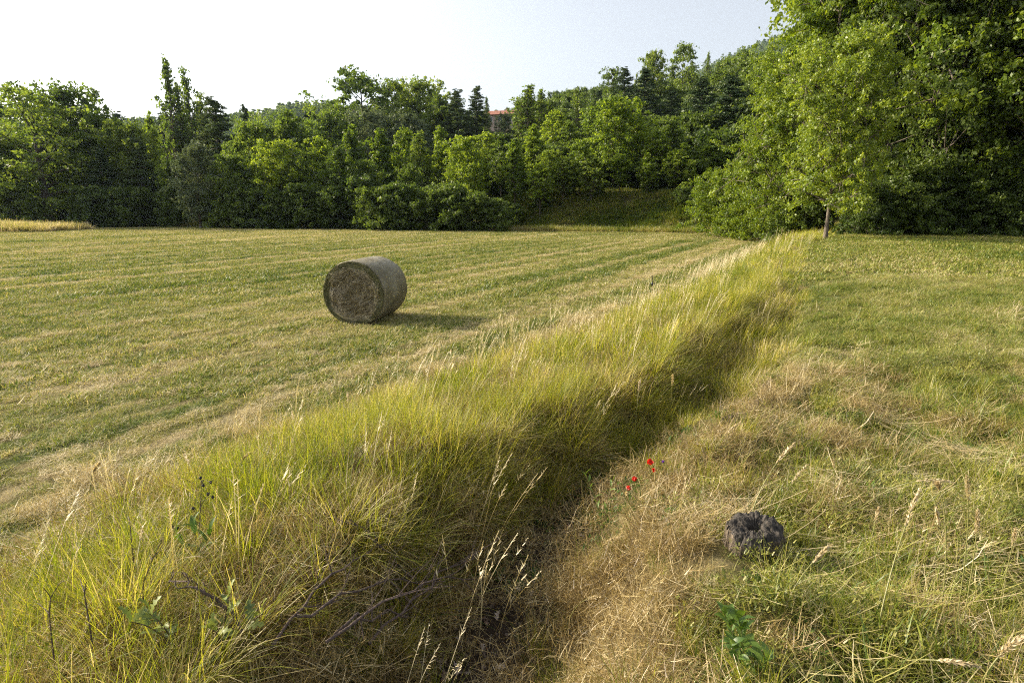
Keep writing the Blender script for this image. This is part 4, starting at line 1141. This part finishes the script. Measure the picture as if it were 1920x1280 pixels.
# ------------------------------------------------------------------ tree stump
def stump():
    p = at(1415, 985, 2.51)
    x0, y0 = p.x, p.y; z0 = g1(x0, y0); zt = p.z
    root = ob('tree_stump', None, None, (x0, y0, z0)); tag(root, 'old grey tree stump with a cracked hollow top on the near right bank', 'tree stump')
    hh = zt - z0
    na, nr = 120, 26
    a = np.arange(na) * 2 * PI / na
    rad = .128 * (1 + .10 * np.sin(a * 2 + .6) + .07 * np.sin(a * 3 + 2) + .04 * np.sin(a * 7) + .03 * rs.randn(na))
    crack = np.clip(noise(a * 6.2, a * 0, 1, 3) * 1.5 - .45, 0, 1) * .25 + (rs.rand(na) < .14) * .7
    q = np.linspace(0.02, 1, nr)[:, None]
    X = q * rad * np.cos(a); Y = q * rad * np.sin(a)
    Z = hh - .020 * crack * sst(.15, .45, q) - .10 * sst(.34, .12, q) + .045 * (fbm(X * 1 + 3, Y + 3, .035, 5) - .5) + .008 * rs.rand(nr, na) - .02 * sst(.8, 1.0, q)
    Z = Z + .02 * Y / .12
    V = np.stack([X, Y, Z], -1).reshape(-1, 3)
    i = np.arange(nr - 1)[:, None] * na; j = np.arange(na)[None]; j2 = (j + 1) % na
    F = np.stack([i + j, i + j2, i + na + j2, i + na + j], -1).reshape(-1, 4)
    ob('cut_top', mesh_np('cut_top', V, F, m_stumptop), root)
    nz = 16
    t = np.linspace(0, 1, nz)[:, None]
    flare = 1 + .55 * (1 - t) ** 2.2
    fl = rad * (1 + .03 * np.sin(a * 14 + 1.0) * (1 - t * .5) + .05 * noise(a * 9, a * 0, 1, 8))
    X = fl * flare * np.cos(a); Y = fl * flare * np.sin(a)
    X[-1] = rad * np.cos(a) * 1.004; Y[-1] = rad * np.sin(a) * 1.004
    Z = -.15 + t * (Zt_ := (Z[-1] + .15))[None, :]
    V = np.stack([X, Y, Z], -1).reshape(-1, 3)
    i = np.arange(nz - 1)[:, None] * na
    F = np.stack([i + j, i + j2, i + na + j2, i + na + j], -1).reshape(-1, 4)
    ob('weathered_side', mesh_np('weathered_side', V, F, m_stumpside), root)
stump()

# ------------------------------------------------------------------ fence stake
m_dark = simple_mat('dark_rusty_iron', (.03, .022, .018), .6, 40, (.08, .05, .035))
m_plastic = simple_mat('black_plastic', (.015, .015, .016), .35)
def stake():
    top = at(1224, 516, 12.6); x, y = top.x, top.y; z = g1(x, y)
    root = ob('fence_stake', None, None, (x, y, z)); tag(root, 'thin dark electric fence stake standing in the bank grass', 'fence stake')
    A = Acc(); tube(A, [(0, 0, -.1), (.01, 0, (top.z - z) * .5), (-.01, 0, top.z - z)], [.009, .009, .008], 6)
    ob('rod', A.mesh('rod', m_dark, True), root)
    A = Acc(); h = top.z - z - .2
    tube(A, [(0, 0, h - .04), (0, 0, h - .02), (0, 0, h + .02), (0, 0, h + .04)], [.012, .024, .024, .012], 8)
    tube(A, [(-.06, 0, h + .02), (-.045, 0, h - .005), (0, 0, h), (.045, 0, h + .005), (.06, 0, h + .03)], [.007, .009, .012, .009, .006], 6)
    ob('insulator', A.mesh('insulator', m_plastic, True), root)
stake()

# ------------------------------------------------------------------ poppies and a purple flower
m_red = plant_mat('poppy_petal', [(0, (.45, .012, .006)), (1, (.70, .03, .012))], .45, .03, inst=False, tboost=(1, 1, 1))
m_black = simple_mat('poppy_centre', (.02, .02, .02), .7)
m_purple = plant_mat('purple_petal', [(0, (.13, .03, .32)), (1, (.25, .07, .5))], .35, .03, inst=False, tboost=(1, 1, 1))
def lift(u, v, d, hmin):
    """bring a point of the view closer until it stands hmin above the ground"""
    while d > .8:
        p = at(u, v, d)
        if p.z - g1(p.x, p.y) > hmin: break
        d *= .985
    return d

def petal_mesh(name, w, l, cup, mat, n=7, m=6):
    V = []; T = []
    for i in range(m):
        t = i / (m - 1)
        for j in range(n):
            s = (j / (n - 1) - .5) * 2
            ww = w * math.sin(min(1, t * 1.15 + .12) * PI * .62) ** .7
            zz = cup * t * t * l + .18 * l * s * s * t + .012 * l * math.sin(s * 9 + i) * 3 * t
            V.append((s * ww / 2, l * t * (1 - .12 * s * s), zz)); T.append(.4 + .5 * rs.rand())
    F = [[i * n + j, i * n + j + 1, (i + 1) * n + j + 1, (i + 1) * n + j] for i in range(m - 1) for j in range(n - 1)]
    return mesh_np(name, V, F, mat, {'tint': T}, True)
pm = petal_mesh('petal', .034, .024, .55, m_red)
def poppy(u, v, d, label, tilt, az, sz=1.0, closed=0):
    d = lift(u, v, d, .17)
    h = at(u, v, d); gx, gy = h.x + .03, h.y + .05; gz = g1(gx, gy)
    root = ob('poppy', None, None, (gx, gy, gz)); tag(root, label, 'poppy', 'red poppies in the ditch')
    T = Vector((h.x - gx, h.y - gy, h.z - gz))
    A = Acc(); tube(A, bez((0, 0, 0), (T.x * .2, T.y * .1, T.z * .75), tuple(T), 7), np.linspace(.0022, .0015, 7), 5, .3)
    ob('stem', A.mesh('stem', m_stemg, True), root)
    hd = Euler((tilt, 0, az))
    for k in range(4):
        e = (hd.to_matrix() @ Euler((R(25 + 35 * closed) + .1 * (k % 2), 0, k * PI / 2 + .2)).to_matrix()).to_euler()
        # rotate about local z first, then lift
        M = hd.to_matrix() @ Matrix.Rotation(k * PI / 2 + .15, 3, 'Z') @ Matrix.Rotation(R(20 + 40 * closed) + .12 * (k % 2), 3, 'X')
        ob('petal', pm, root, T, M.to_euler(), sz)
    A = Acc(); tube(A, [(0, 0, -.004), (0, 0, .002), (0, 0, .007), (0, 0, .009)], [.002, .0055, .006, .002], 8)
    ob('flower_centre', A.mesh('flower_centre', m_black, True), root, T, hd)
poppy(1217, 869, 4.25, 'highest of the red poppies, wide open beside the purple flower', .5, .6, 1.15)
poppy(1227, 882, 4.15, 'small red poppy just below the highest poppy', .9, -.6, .8, .4)
poppy(1188, 901, 4.0, 'round red poppy at the middle left of the group', .3, 1.5, .9, .6)
poppy(1175, 917, 3.9, 'lowest of the red poppies, narrow and half closed', 1.1, 2.0, .9, .5)
pp = petal_mesh('petal', .010, .015, .8, m_purple, 4, 4)
h = at(1243, 868, lift(1243, 868, 4.2, .15)); gz = g1(h.x, h.y + .03)
root = ob('purple_flower', None, None, (h.x, h.y + .03, gz)); tag(root, 'small purple flower right of the highest poppy', 'flower')
A = Acc(); tube(A, bez((0, 0, 0), (.01, 0, (h.z - gz) * .5), (0, -.03, h.z - gz), 5), .0016, 5, .4); ob('stem', A.mesh('stem', m_stemg, True), root)
for k in range(9):
    M = Matrix.Rotation(k * 2.4, 3, 'Z') @ Matrix.Rotation(R(10 + 7 * k), 3, 'X')
    ob('petal', pp, root, (0, -.03, h.z - gz), M.to_euler())

# ------------------------------------------------------------------ tall seed stalks that can be told apart
def stalk(ub, vb, ut, vt, dt, label, mid=None, head=.16, wd=1.0, name='grass_stalk', mat=None, db=None, green=0.7):
    dt = lift(ut, vt, dt, .22)
    top = at(ut, vt, dt)
    r = ray(ub, vb); # where the line of sight meets the ground
    t = 0.8
    while t < 60:
        q = Vector((0, 0, CAMZ)) + r * t
        if q.z < g1(q.x, q.y): break
        t += .02
    if vb > 1275 or db is not None:
        q = at(ub, 1200, db or dt); q.z = g1(q.x, q.y)
    base = q
    root = ob(name, None, None, base); tag(root, label, 'grass stalk', 'tall seeding grass stalks')
    T = top - base
    mp = Vector((T.x * .12, T.y * .15, T.z * .72)) if mid is None else at(mid[0], mid[1], dt) - base
    n = 12
    B = bez((0, 0, -.01), tuple(mp), tuple(T), n)
    A = Acc(); tube(A, B, np.linspace(.0025, .0014, n) * wd, 5, 1.1 * green)
    ob('stem', A.mesh('stem', m_stemg, True), root)
    A = Acc()
    L_ = np.linalg.norm(np.diff(B, axis=0), axis=1).sum(); t0 = 1 - head / L_
    k = 60
    tt = t0 + (1 - t0) * np.linspace(0, 1, k)[:, None]
    Pn = (1 - tt) ** 2 * np.array([0, 0, 0]) + 2 * tt * (1 - tt) * np.array(mp) + tt * tt * np.array(T)
    dd = np.gradient(Pn, axis=0); dd /= np.linalg.norm(dd, axis=1)[:, None] + 1e-9
    for side in range(2):
        rv = rand_dir(k); dr = dd * 1.0 + rv * .55; dr /= np.linalg.norm(dr, axis=1)[:, None]
        sd = np.cross(dr, rand_dir(k)); sd /= np.linalg.norm(sd, axis=1)[:, None]
        env = (np.sin(np.linspace(.12, .97, k) * PI) ** .6)[:, None]
        ln = (.014 + .010 * rs.rand(k))[:, None] * env * wd; w = .0026 * wd
        b0 = Pn + rv * .0015
        V = np.stack([b0, b0 + dr * ln * .5 + sd * w, b0 + dr * ln, b0 + dr * ln * .5 - sd * w], 1).reshape(-1, 3)
        A.add(V, np.arange(k * 4).reshape(k, 4), np.repeat(.3 + .7 * rs.rand(k), 4))
    ob('seed_head', A.mesh('seed_head', m_seed), root)

ST = [
 (1787, 1280, 1812, 890, 1.95, 'tall upright pale stalk near the right edge, its head highest of the pair', None, .17, 1.0),
 (1800, 1280, 1834, 955, 1.9, 'upright stalk with pinkish head just right of and below the tall pair mate', None, .15, 1.0),
 (1756, 1280, 1757, 905, 2.0, 'very straight yellow stem left of the tall pale stalks', None, .05, 1.1),
 (1640, 1210, 1725, 915, 2.2, 'leaning straw stalk with a feathery head left of the tall right pair', None, .20, 1.2),
 (1470, 1150, 1560, 1020, 2.1, 'short golden head leaning right below the stump', None, .11, 1.1),
 (1400, 1000, 1490, 830, 2.9, 'golden seed head leaning right directly behind the stump', None, .17, 1.2),
 (1440, 1010, 1515, 870, 2.85, 'thin curved seed head right behind the stump', None, .15, .9),
 (1600, 960, 1790, 905, 2.6, 'long arching stalk bending right over the rough grass', (1690, 880), .22, 1.0),
 (1700, 1010, 1760, 985, 2.3, 'drooping brown seed head hanging on an arched stem', (1745, 840), .12, 1.0),
 (1850, 1280, 1925, 1190, 1.7, 'thick woolly seed head at the lower right corner', None, .14, 1.3),
 (1660, 1240, 1840, 1250, 1.75, 'arched seed stalk lying low near the bottom right corner', (1740, 1225), .16, 1.1),
 (1255, 800, 1262, 702, 5.2, 'green plume stalk rising from the ditch above the poppies', None, .22, 1.6),
 (1190, 830, 1200, 712, 5.2, 'brown seed head left of the green plume stalk', None, .16, 1.4),
 (1172, 965, 1175, 925, 3.7, 'pale short seed spike standing below the lowest poppy', None, .10, 1.2),
 (1110, 1080, 1165, 1005, 3.0, 'straw spike leaning right on the brow below the poppies', None, .18, 1.1),
 (1060, 1190, 1128, 1118, 2.4, 'reddish straw stalk leaning over the hollow of the ditch', None, .12, 1.0),
 (1556, 1000, 1560, 860, 2.6, 'thin zigzag dry stem between stump and tall right stalks', None, .14, .8),
 (1620, 1090, 1648, 950, 2.4, 'small nodding seed head left of the feathery leaning stalk', None, .10, .9),
 (1870, 1150, 1905, 990, 2.1, 'single thin stalk at the right edge of the photo', None, .12, .9),
 (1330, 870, 1390, 790, 4.0, 'straw stalk leaning right on the near ditch brow', None, .16, 1.2),
 (170, 925, 187, 868, 4.6, 'lone pale stalk leaning right in the mown field at far left', None, .12, 1.5),
 (560, 890, 548, 770, 5.0, 'upright pale seed stalk at the left brow of the bank', None, .15, 1.3),
 (440, 920, 470, 848, 4.8, 'arched seed stalk over the pale swath left of the bank', None, .14, 1.2),
 (375, 930, 345, 850, 4.8, 'pale stalk bending left over the swath', None, .12, 1.2),
 (655, 800, 652, 735, 6.0, 'pair mate seed stalk at the brow above the swath', None, .14, 1.4),
 (745, 735, 748, 660, 6.8, 'seed stalk standing against the mown field below the bale', None, .14, 1.4),
 (840, 720, 846, 655, 7.0, 'seed stalk right of the one below the bale', None, .13, 1.4),
 (1095, 560, 1098, 520, 11, 'seed stalk left of the fence stake against the field', None, .2, 2.0),
 (700, 705, 688, 735, 6.4, 'short drooping pale stalk at the swath', (690, 690), .1, 1.3),
 (245, 1180, 268, 985, 2.9, 'dark dry seed stalk among the left foreground grass', None, .08, .9),
]
for s_ in ST:
    stalk(*s_[:6], mid=s_[6], head=s_[7], wd=s_[8])

# ------------------------------------------------------------------ leafy plants of the foreground
def leaf_mesh(name, L_, W_, mat, lobes=0, fold=.25, tint=.5):
    n = 15
    V = []; T = []
    for i in range(n):
        t = i / (n - 1)
        w = W_ / 2 * math.sin(PI * t ** .8) ** .8 if not lobes else W_ / 2 * (math.sin(PI * min(1, t * .95 + .03) ** .75) ** .7) * (.62 + .38 * math.cos(2 * PI * lobes * t + PI))
        z = L_ * (.10 * math.sin(t * PI) - .12 * t * t)
        V += [(-w, L_ * t + w * .25, z + fold * w), (0, L_ * t, z), (w, L_ * t + w * .25, z + fold * w)]; T += [tint + .15, tint, tint + .15]
    F = []
    for i in range(n - 1):
        a = i * 3; F += [[a, a + 1, a + 4, a + 3], [a + 1, a + 2, a + 5, a + 4]]
    return mesh_np(name, V, F, mat, {'tint': T}, True)
m_sprig = plant_mat('sprig_leaf', [(0, (.035, .085, .015)), (1, (.13, .20, .03))], .35, .03, inst=False, tboost=(1.4, 1.4, .5))
m_oakleaf = plant_mat('oak_sapling_leaf', [(0, (.07, .11, .03)), (1, (.24, .28, .06))], .35, .03, inst=False)
def ray_ground(u, v):
    r = ray(u, v); t = .8
    while t < 80:
        q = Vector((0, 0, CAMZ)) + r * t
        if q.z < g1(q.x, q.y): return q
        t += .02
    return q
def tip(u, v, d, h=.30):
    return at(u, v, lift(u, v, d, h))
def leafy(name, label, cat, base, tips, lm, sizes, mat_stem, step=.035, r0=.003, spiral=2.4, droop=.7):
    root = ob(name, None, None, base); tag(root, label, cat)
    A = Acc(); spots = []
    for T in tips:
        T = Vector(T) - Vector(base)
        B = bez((0, 0, -.01), (T.x * .35, T.y * .35, T.z * .6), tuple(T), 9)
        tube(A, B, np.linspace(r0, r0 * .35, 9), 5, .3)
        L_ = T.length; k = max(5, int(L_ / step))
        for i in range(k):
            t = .3 + .7 * (i + .5) / k
            f = t * 8; a = int(f); a = min(a, 7); p = B[a] * (1 - f + a) + B[a + 1] * (f - a)
            spots.append((p, i, t))
        spots.append((B[-1], k, 1.0))
    ob('stem', A.mesh('stem', mat_stem, True), root)
    for (p, i, t) in spots:
        az = i * spiral + rs.randn() * .35
        el = R(15 + 55 * t * t + rs.randn() * 12)
        M = Matrix.Rotation(az, 3, 'Z') @ Matrix.Rotation(el * (1.0 if t > .97 else .8), 3, 'X') @ Matrix.Rotation(rs.randn() * .3, 3, 'Y')
        ob('leaf', lm[i % len(lm)], root, tuple(p), M.to_euler(), sizes * (.7 + .5 * rs.rand()) * (1 - .25 * abs(t - .7)))
sp_leaf = [leaf_mesh('leaf', .062, .027, m_sprig, 0, .3, t) for t in (.2, .5, .8)]
b = ray_ground(1400, 1262); b.z -= .06
leafy('leafy_sprig', 'bright green leafy sprig with oval leaves at the bottom right of centre', 'plant', b,
      [at(1358, 1150, b.y - .02), at(1385, 1160, b.y - .05), at(1440, 1235, b.y - .1), at(1372, 1210, b.y - .1)], sp_leaf, 1.05, m_stemg, .020)
oak_leaf = [leaf_mesh('leaf', .075, .05, m_oakleaf, 4, .2, t) for t in (.1, .45, .85)]
b = ray_ground(420, 1225)
leafy('oak_sapling', 'oak seedling with lobed leaves, rightmost of the pair at the bottom left', 'sapling', b,
      [tip(430, 1112, b.y - .02), tip(492, 1150, b.y - .05), tip(400, 1180, b.y - .12)], oak_leaf, 1.0, m_twig, .055, .004)
b = ray_ground(335, 1225)
leafy('oak_sapling', 'oak seedling with yellowish lobed leaves, leftmost of the pair at the bottom left', 'sapling', b,
      [tip(245, 1165, b.y - .02), tip(280, 1150, b.y + .05)], oak_leaf, .9, m_twig, .06, .004)
b = ray_ground(1130, 990)
leafy('ditch_herb', 'pale branching herb with narrow leaves leaning left of the poppies', 'plant', b,
      [at(1098, 890, b.y + .1), at(1150, 900, b.y + .05), at(1180, 935, b.y)], [leaf_mesh('leaf', .07, .014, m_sprig, 0, .3, .9)], 1.0, m_stemg, .045, .003)
b = ray_ground(372, 1075)
leafy('green_herb', 'dark green broad leaved herb in the tall grass at left', 'plant', b,
      [at(365, 985, b.y), at(340, 1010, b.y), at(395, 1000, b.y)], [leaf_mesh('leaf', .09, .026, m_sprig, 0, .3, .3)], 1.0, m_stemg, .045, .003)
b = ray_ground(1630, 1255)
leafy('creeping_herb', 'low green creeping herb right of the leafy sprig near the bottom', 'plant', b,
      [at(1600, 1225, b.y + .05), at(1660, 1235, b.y), at(1640, 1210, b.y + .1)], [leaf_mesh('leaf', .035, .016, m_sprig, 0, .3, .7)], 1.0, m_stemg, .03, .002)

# dark seed head plant and dead stems at left
def dead_stem(label, u0, v0, pts, d=None, twigs=(), heads=(), name='dead_weed'):
    b = ray_ground(u0, v0)
    d = lift(pts[-1][0], pts[-1][1], b.y, .42)
    b = Vector((at(u0, v0, d).x, d, g1(at(u0, v0, d).x, d)))
    root = ob(name, None, None, b); tag(root, label, 'dead weed')
    A = Acc()
    P = [Vector((0, 0, -.02))] + [at(u, v, d) - b for (u, v) in pts]
    P = np.array(P); tube(A, P, np.linspace(.0032, .0012, len(P)), 5, .3)
    for (i, u, v) in twigs:
        q = np.array(at(u, v, d + rs.randn() * .04) - b); m_ = (P[i] + q) / 2 + np.array([0, 0, .01])
        tube(A, bez(P[i], m_, q, 4), np.linspace(.0018, .0009, 4), 4, .3)
    ob('stem', A.mesh('stem', m_twig, True), root)
    for (u, v) in heads:
        q = at(u, v, d) - b
        A = Acc(); tube(A, [(0, 0, -.008), (0, 0, -.003), (0, 0, .004), (0, 0, .009)], [.002, .007, .008, .003], 7)
        ob('seed_pod', A.mesh('seed_pod', m_black, True), root, q)
dead_stem('dark bare upright stem among the grass at left', 252, 1140, [(255, 1080), (248, 1030), (243, 975)], None, [(2, 258, 1030), (1, 262, 1060), (3, 240, 968)])
dead_stem('dead forked grey twig right of the dark bare stem', 258, 1120, [(268, 1095), (285, 1050), (302, 1015)], None, [(2, 303, 1030), (2, 280, 1040), (3, 306, 1010)])
dead_stem('dead branching stem low at the left', 165, 1180, [(163, 1140), (158, 1110), (162, 1090)], None, [(1, 140, 1120), (2, 150, 1085), (2, 166, 1100)])
dead_stem('dead branching stem nearest the left edge', 85, 1190, [(92, 1150), (95, 1120), (110, 1095)], None, [(1, 70, 1130), (2, 80, 1100), (3, 125, 1088)])
dead_stem('dark seed pod plant rising above the pale swath', 376, 1040, [(374, 990), (376, 950), (378, 900)], None,
          [(3, 390, 925), (3, 363, 952), (2, 395, 920), (3, 398, 905), (2, 360, 985), (3, 381, 910)], [(390, 926), (399, 932), (362, 953), (395, 904), (381, 910), (376, 896), (324, 988), (333, 990)], 'seed_pod_plant')

# bare fallen branches above the ditch
def branch(u0, v0, u1, v1, label, rise=.12, seed=0, n_tw=7, d0=None, d1=None):
    a = ray_ground(u0, v0); b = ray_ground(u1, v1)
    root = ob('dead_branch', None, None, a); tag(root, label, 'dead branch', 'bare fallen branches in the lower left')
    A = Acc(); T = b - a
    n = 10; P = []
    for i in range(n):
        t = i / (n - 1); p = np.array(T) * t; p[2] += .20 + rise * math.sin(t * PI * .8); p += rs.randn(3) * .012; P.append(p)
    P = np.array(P); tube(A, P, np.linspace(.0075, .0028, n), 5, .3)
    L_ = T.length
    for k in range(n_tw):
        i = 2 + k * (n - 3) // max(1, n_tw); i = min(i, n - 2)
        dr = P[i + 1] - P[i]; dr /= np.linalg.norm(dr); dr = dr + rs.randn(3) * .55 + np.array([0, 0, .25]); dr /= np.linalg.norm(dr)
        l = L_ * (.12 + .18 * rs.rand()); q = P[i] + dr * l
        tube(A, bez(P[i], (P[i] + q) / 2 + rs.randn(3) * .015, q, 5), np.linspace(.0036, .0015, 5), 4, .3)
        q2 = q + (dr + rs.randn(3) * .5) * l * .3; m2 = P[i] * .4 + q * .6
        tube(A, [m2, (m2 + q2) / 2 + rs.randn(3) * .006, q2], [.0018, .0013, .0008], 4, .3)
    ob('wood', A.mesh('wood', m_twig, True), root)
branch(520, 1275, 730, 1110, 'long thin bare branch slanting up to the right from the bottom edge')
branch(620, 1275, 890, 1165, 'bare branch reaching right across the ditch shadow')
branch(560, 1245, 800, 1180, 'bare reddish branch between the two longest fallen ones')
branch(700, 1278, 900, 1110, 'bare branch nearest the bare hollow of the ditch', .1)
branch(460, 1260, 330, 1190, 'dark bare branch arching left under the oak seedlings', .1)
branch(640, 1255, 760, 1230, 'short bare twig lying lowest among the fallen branches', .06)
branch(780, 1150, 660, 1060, 'bare twig on the bank above the fallen branches', .08)

# ------------------------------------------------------------------ dead leaves in the ditch
m_deadleaf = [simple_mat('dead_leaf_pale', (.20, .155, .12), .8, 60, (.36, .30, .25)), simple_mat('dead_leaf_brown', (.08, .05, .033), .8, 60, (.18, .12, .08))]
dl = []
for m_ in m_deadleaf:
    for q in range(3):
        me = leaf_mesh('leaf', .06, .036, m_, 3.5, .35 + .3 * q, .5); dl.append(me)
k = 0
while k < 150:
    yy = 1.5 + rs.rand() * 3.2; xx = np.interp(yy, DITCH[:, 1], DITCH[:, 0]) + rs.randn() * .17
    if abs(ditch_s(np.array([xx]), np.array([yy]))[0]) > .42: continue
    o = ob('leaf', dl[rs.randint(0, 6)], ground, (xx, yy, g1(xx, yy) + .006 + .02 * rs.rand()), (rs.randn() * .4, rs.randn() * .4, rs.rand() * 6.28), .6 + .6 * rs.rand())
    k += 1
# small stones and crumbs
m_clod = simple_mat('soil_clod', (.07, .05, .035), .95, 40, (.16, .12, .09))
bpy_me = []
for q in range(3):
    ph = [(rs.rand() * .4 + .8) for _ in range(12)]
    V, F = [], []
    import bmesh
    bm = bmesh.new(); bmesh.ops.create_icosphere(bm, subdivisions=1, radius=.014)
    for v in bm.verts: v.co *= .7 + .6 * rs.rand(); v.co.z *= .7
    me = bpy.data.meshes.new('clod'); bm.to_mesh(me); bm.free(); me.materials.append(m_clod); bpy_me.append(me)
c_clod = proto_collection('clod', bpy_me)
n = 1500; yy = 1.3 + rs.rand(n) * 5; xx = np.interp(yy, DITCH[:, 1], DITCH[:, 0]) + rs.randn(n) * .22
nb = 500; bi = rs.randint(2, 7, nb); BB = np.array(BUMPS)
xx = np.concatenate([xx, BB[bi, 0] - .05 + rs.randn(nb) * BB[bi, 2] * .5]); yy = np.concatenate([yy, BB[bi, 1] - .1 + rs.randn(nb) * BB[bi, 2] * .5]); n = len(xx)
scatter('soil_crumbs', 'crumbs of bare earth scattered in the ditch bottom and over the brown mounds', 'soil', c_clod, np.stack([xx, yy, gh(xx, yy)], 1), rs.rand(n, 3) * 6, .3 + 1.0 * rs.rand(n) ** 2, rs.randint(0, 3, n), rs.rand(n))

# ------------------------------------------------------------------ straw bundles lying on the right field
def straws(name, label, u0, v0, u1, v1, n, ln, spread, w=.004, z=.04):
    a = ray_ground(u0, v0); b = ray_ground(u1, v1)
    az = math.atan2(b.y - a.y, b.x - a.x)
    t = rs.rand(n); P = np.outer(1 - t, np.array(a)) + np.outer(t, np.array(b)) + rs.randn(n, 3) * np.array([spread, spread, 0])
    P[:, 2] = gh(P[:, 0], P[:, 1]) + .02 + z * rs.rand(n)
    V, F, T = blades(P, az + rs.randn(n) * .22, ln * (.5 + .8 * rs.rand(n)), w * np.ones(n), PI / 2 - .06 + .10 * rs.randn(n), .25 * rs.randn(n), 4, tint=.55 + .45 * rs.rand(n), twist=rs.randn(n), tipw=.6)
    o = ob(name, mesh_np(name, V, F, m_straw2, {'tint': T})); tag(o, label, 'straw', kind='stuff')
m_straw2 = plant_mat('loose_straw', [(0.0, (.25, .18, .09)), (.5, (.42, .32, .17)), (1.0, (.60, .50, .31))], .2, .05, inst=False)
straws('loose_straw', 'bundle of long pale straws lying right of the grass heaps', 1560, 735, 1760, 840, 220, .55, .10)
straws('loose_straw', 'small heap of pale straws at the right edge of the field', 1860, 605, 1930, 585, 160, .45, .18, .007)
straws('loose_straw', 'thin line of straws over the heap crest', 1480, 700, 1590, 720, 120, .40, .10)
straws('loose_straw', 'straws scattered over the brown brow behind the stump', 1330, 880, 1560, 800, 160, .32, .16)
straws('loose_straw', 'tangle of straws in the rough grass right of the stump', 1520, 1050, 1800, 1000, 200, .35, .22)
straws('loose_straw', 'brown straws hanging over the near brow left of the stump', 1130, 1150, 1330, 960, 320, .24, .14, .003)

straws('loose_straw', 'wisps of hay fallen round the foot of the bale', 620, 604, 790, 588, 260, .16, .22, .006, .02)
# ------------------------------------------------------------------ haze
def haze(density):
    V, F = boxv(-1400, 1900, -60, 1750, -60, 400)
    m, nt, N, L = new_mat('haze')
    p = N.new('ShaderNodeVolumePrincipled'); p.inputs['Color'].default_value = (.62, .80, 1.0, 1); p.inputs['Density'].default_value = density
    p.inputs['Anisotropy'].default_value = .35
    o = N.new('ShaderNodeOutputMaterial'); L.new(p.outputs[0], o.inputs['Volume'])
    o2 = ob('haze', mesh_py('haze', V, F, m)); tag(o2, 'thin pale blue summer haze filling the air over the valley', 'haze', kind='stuff')
haze(.00009)
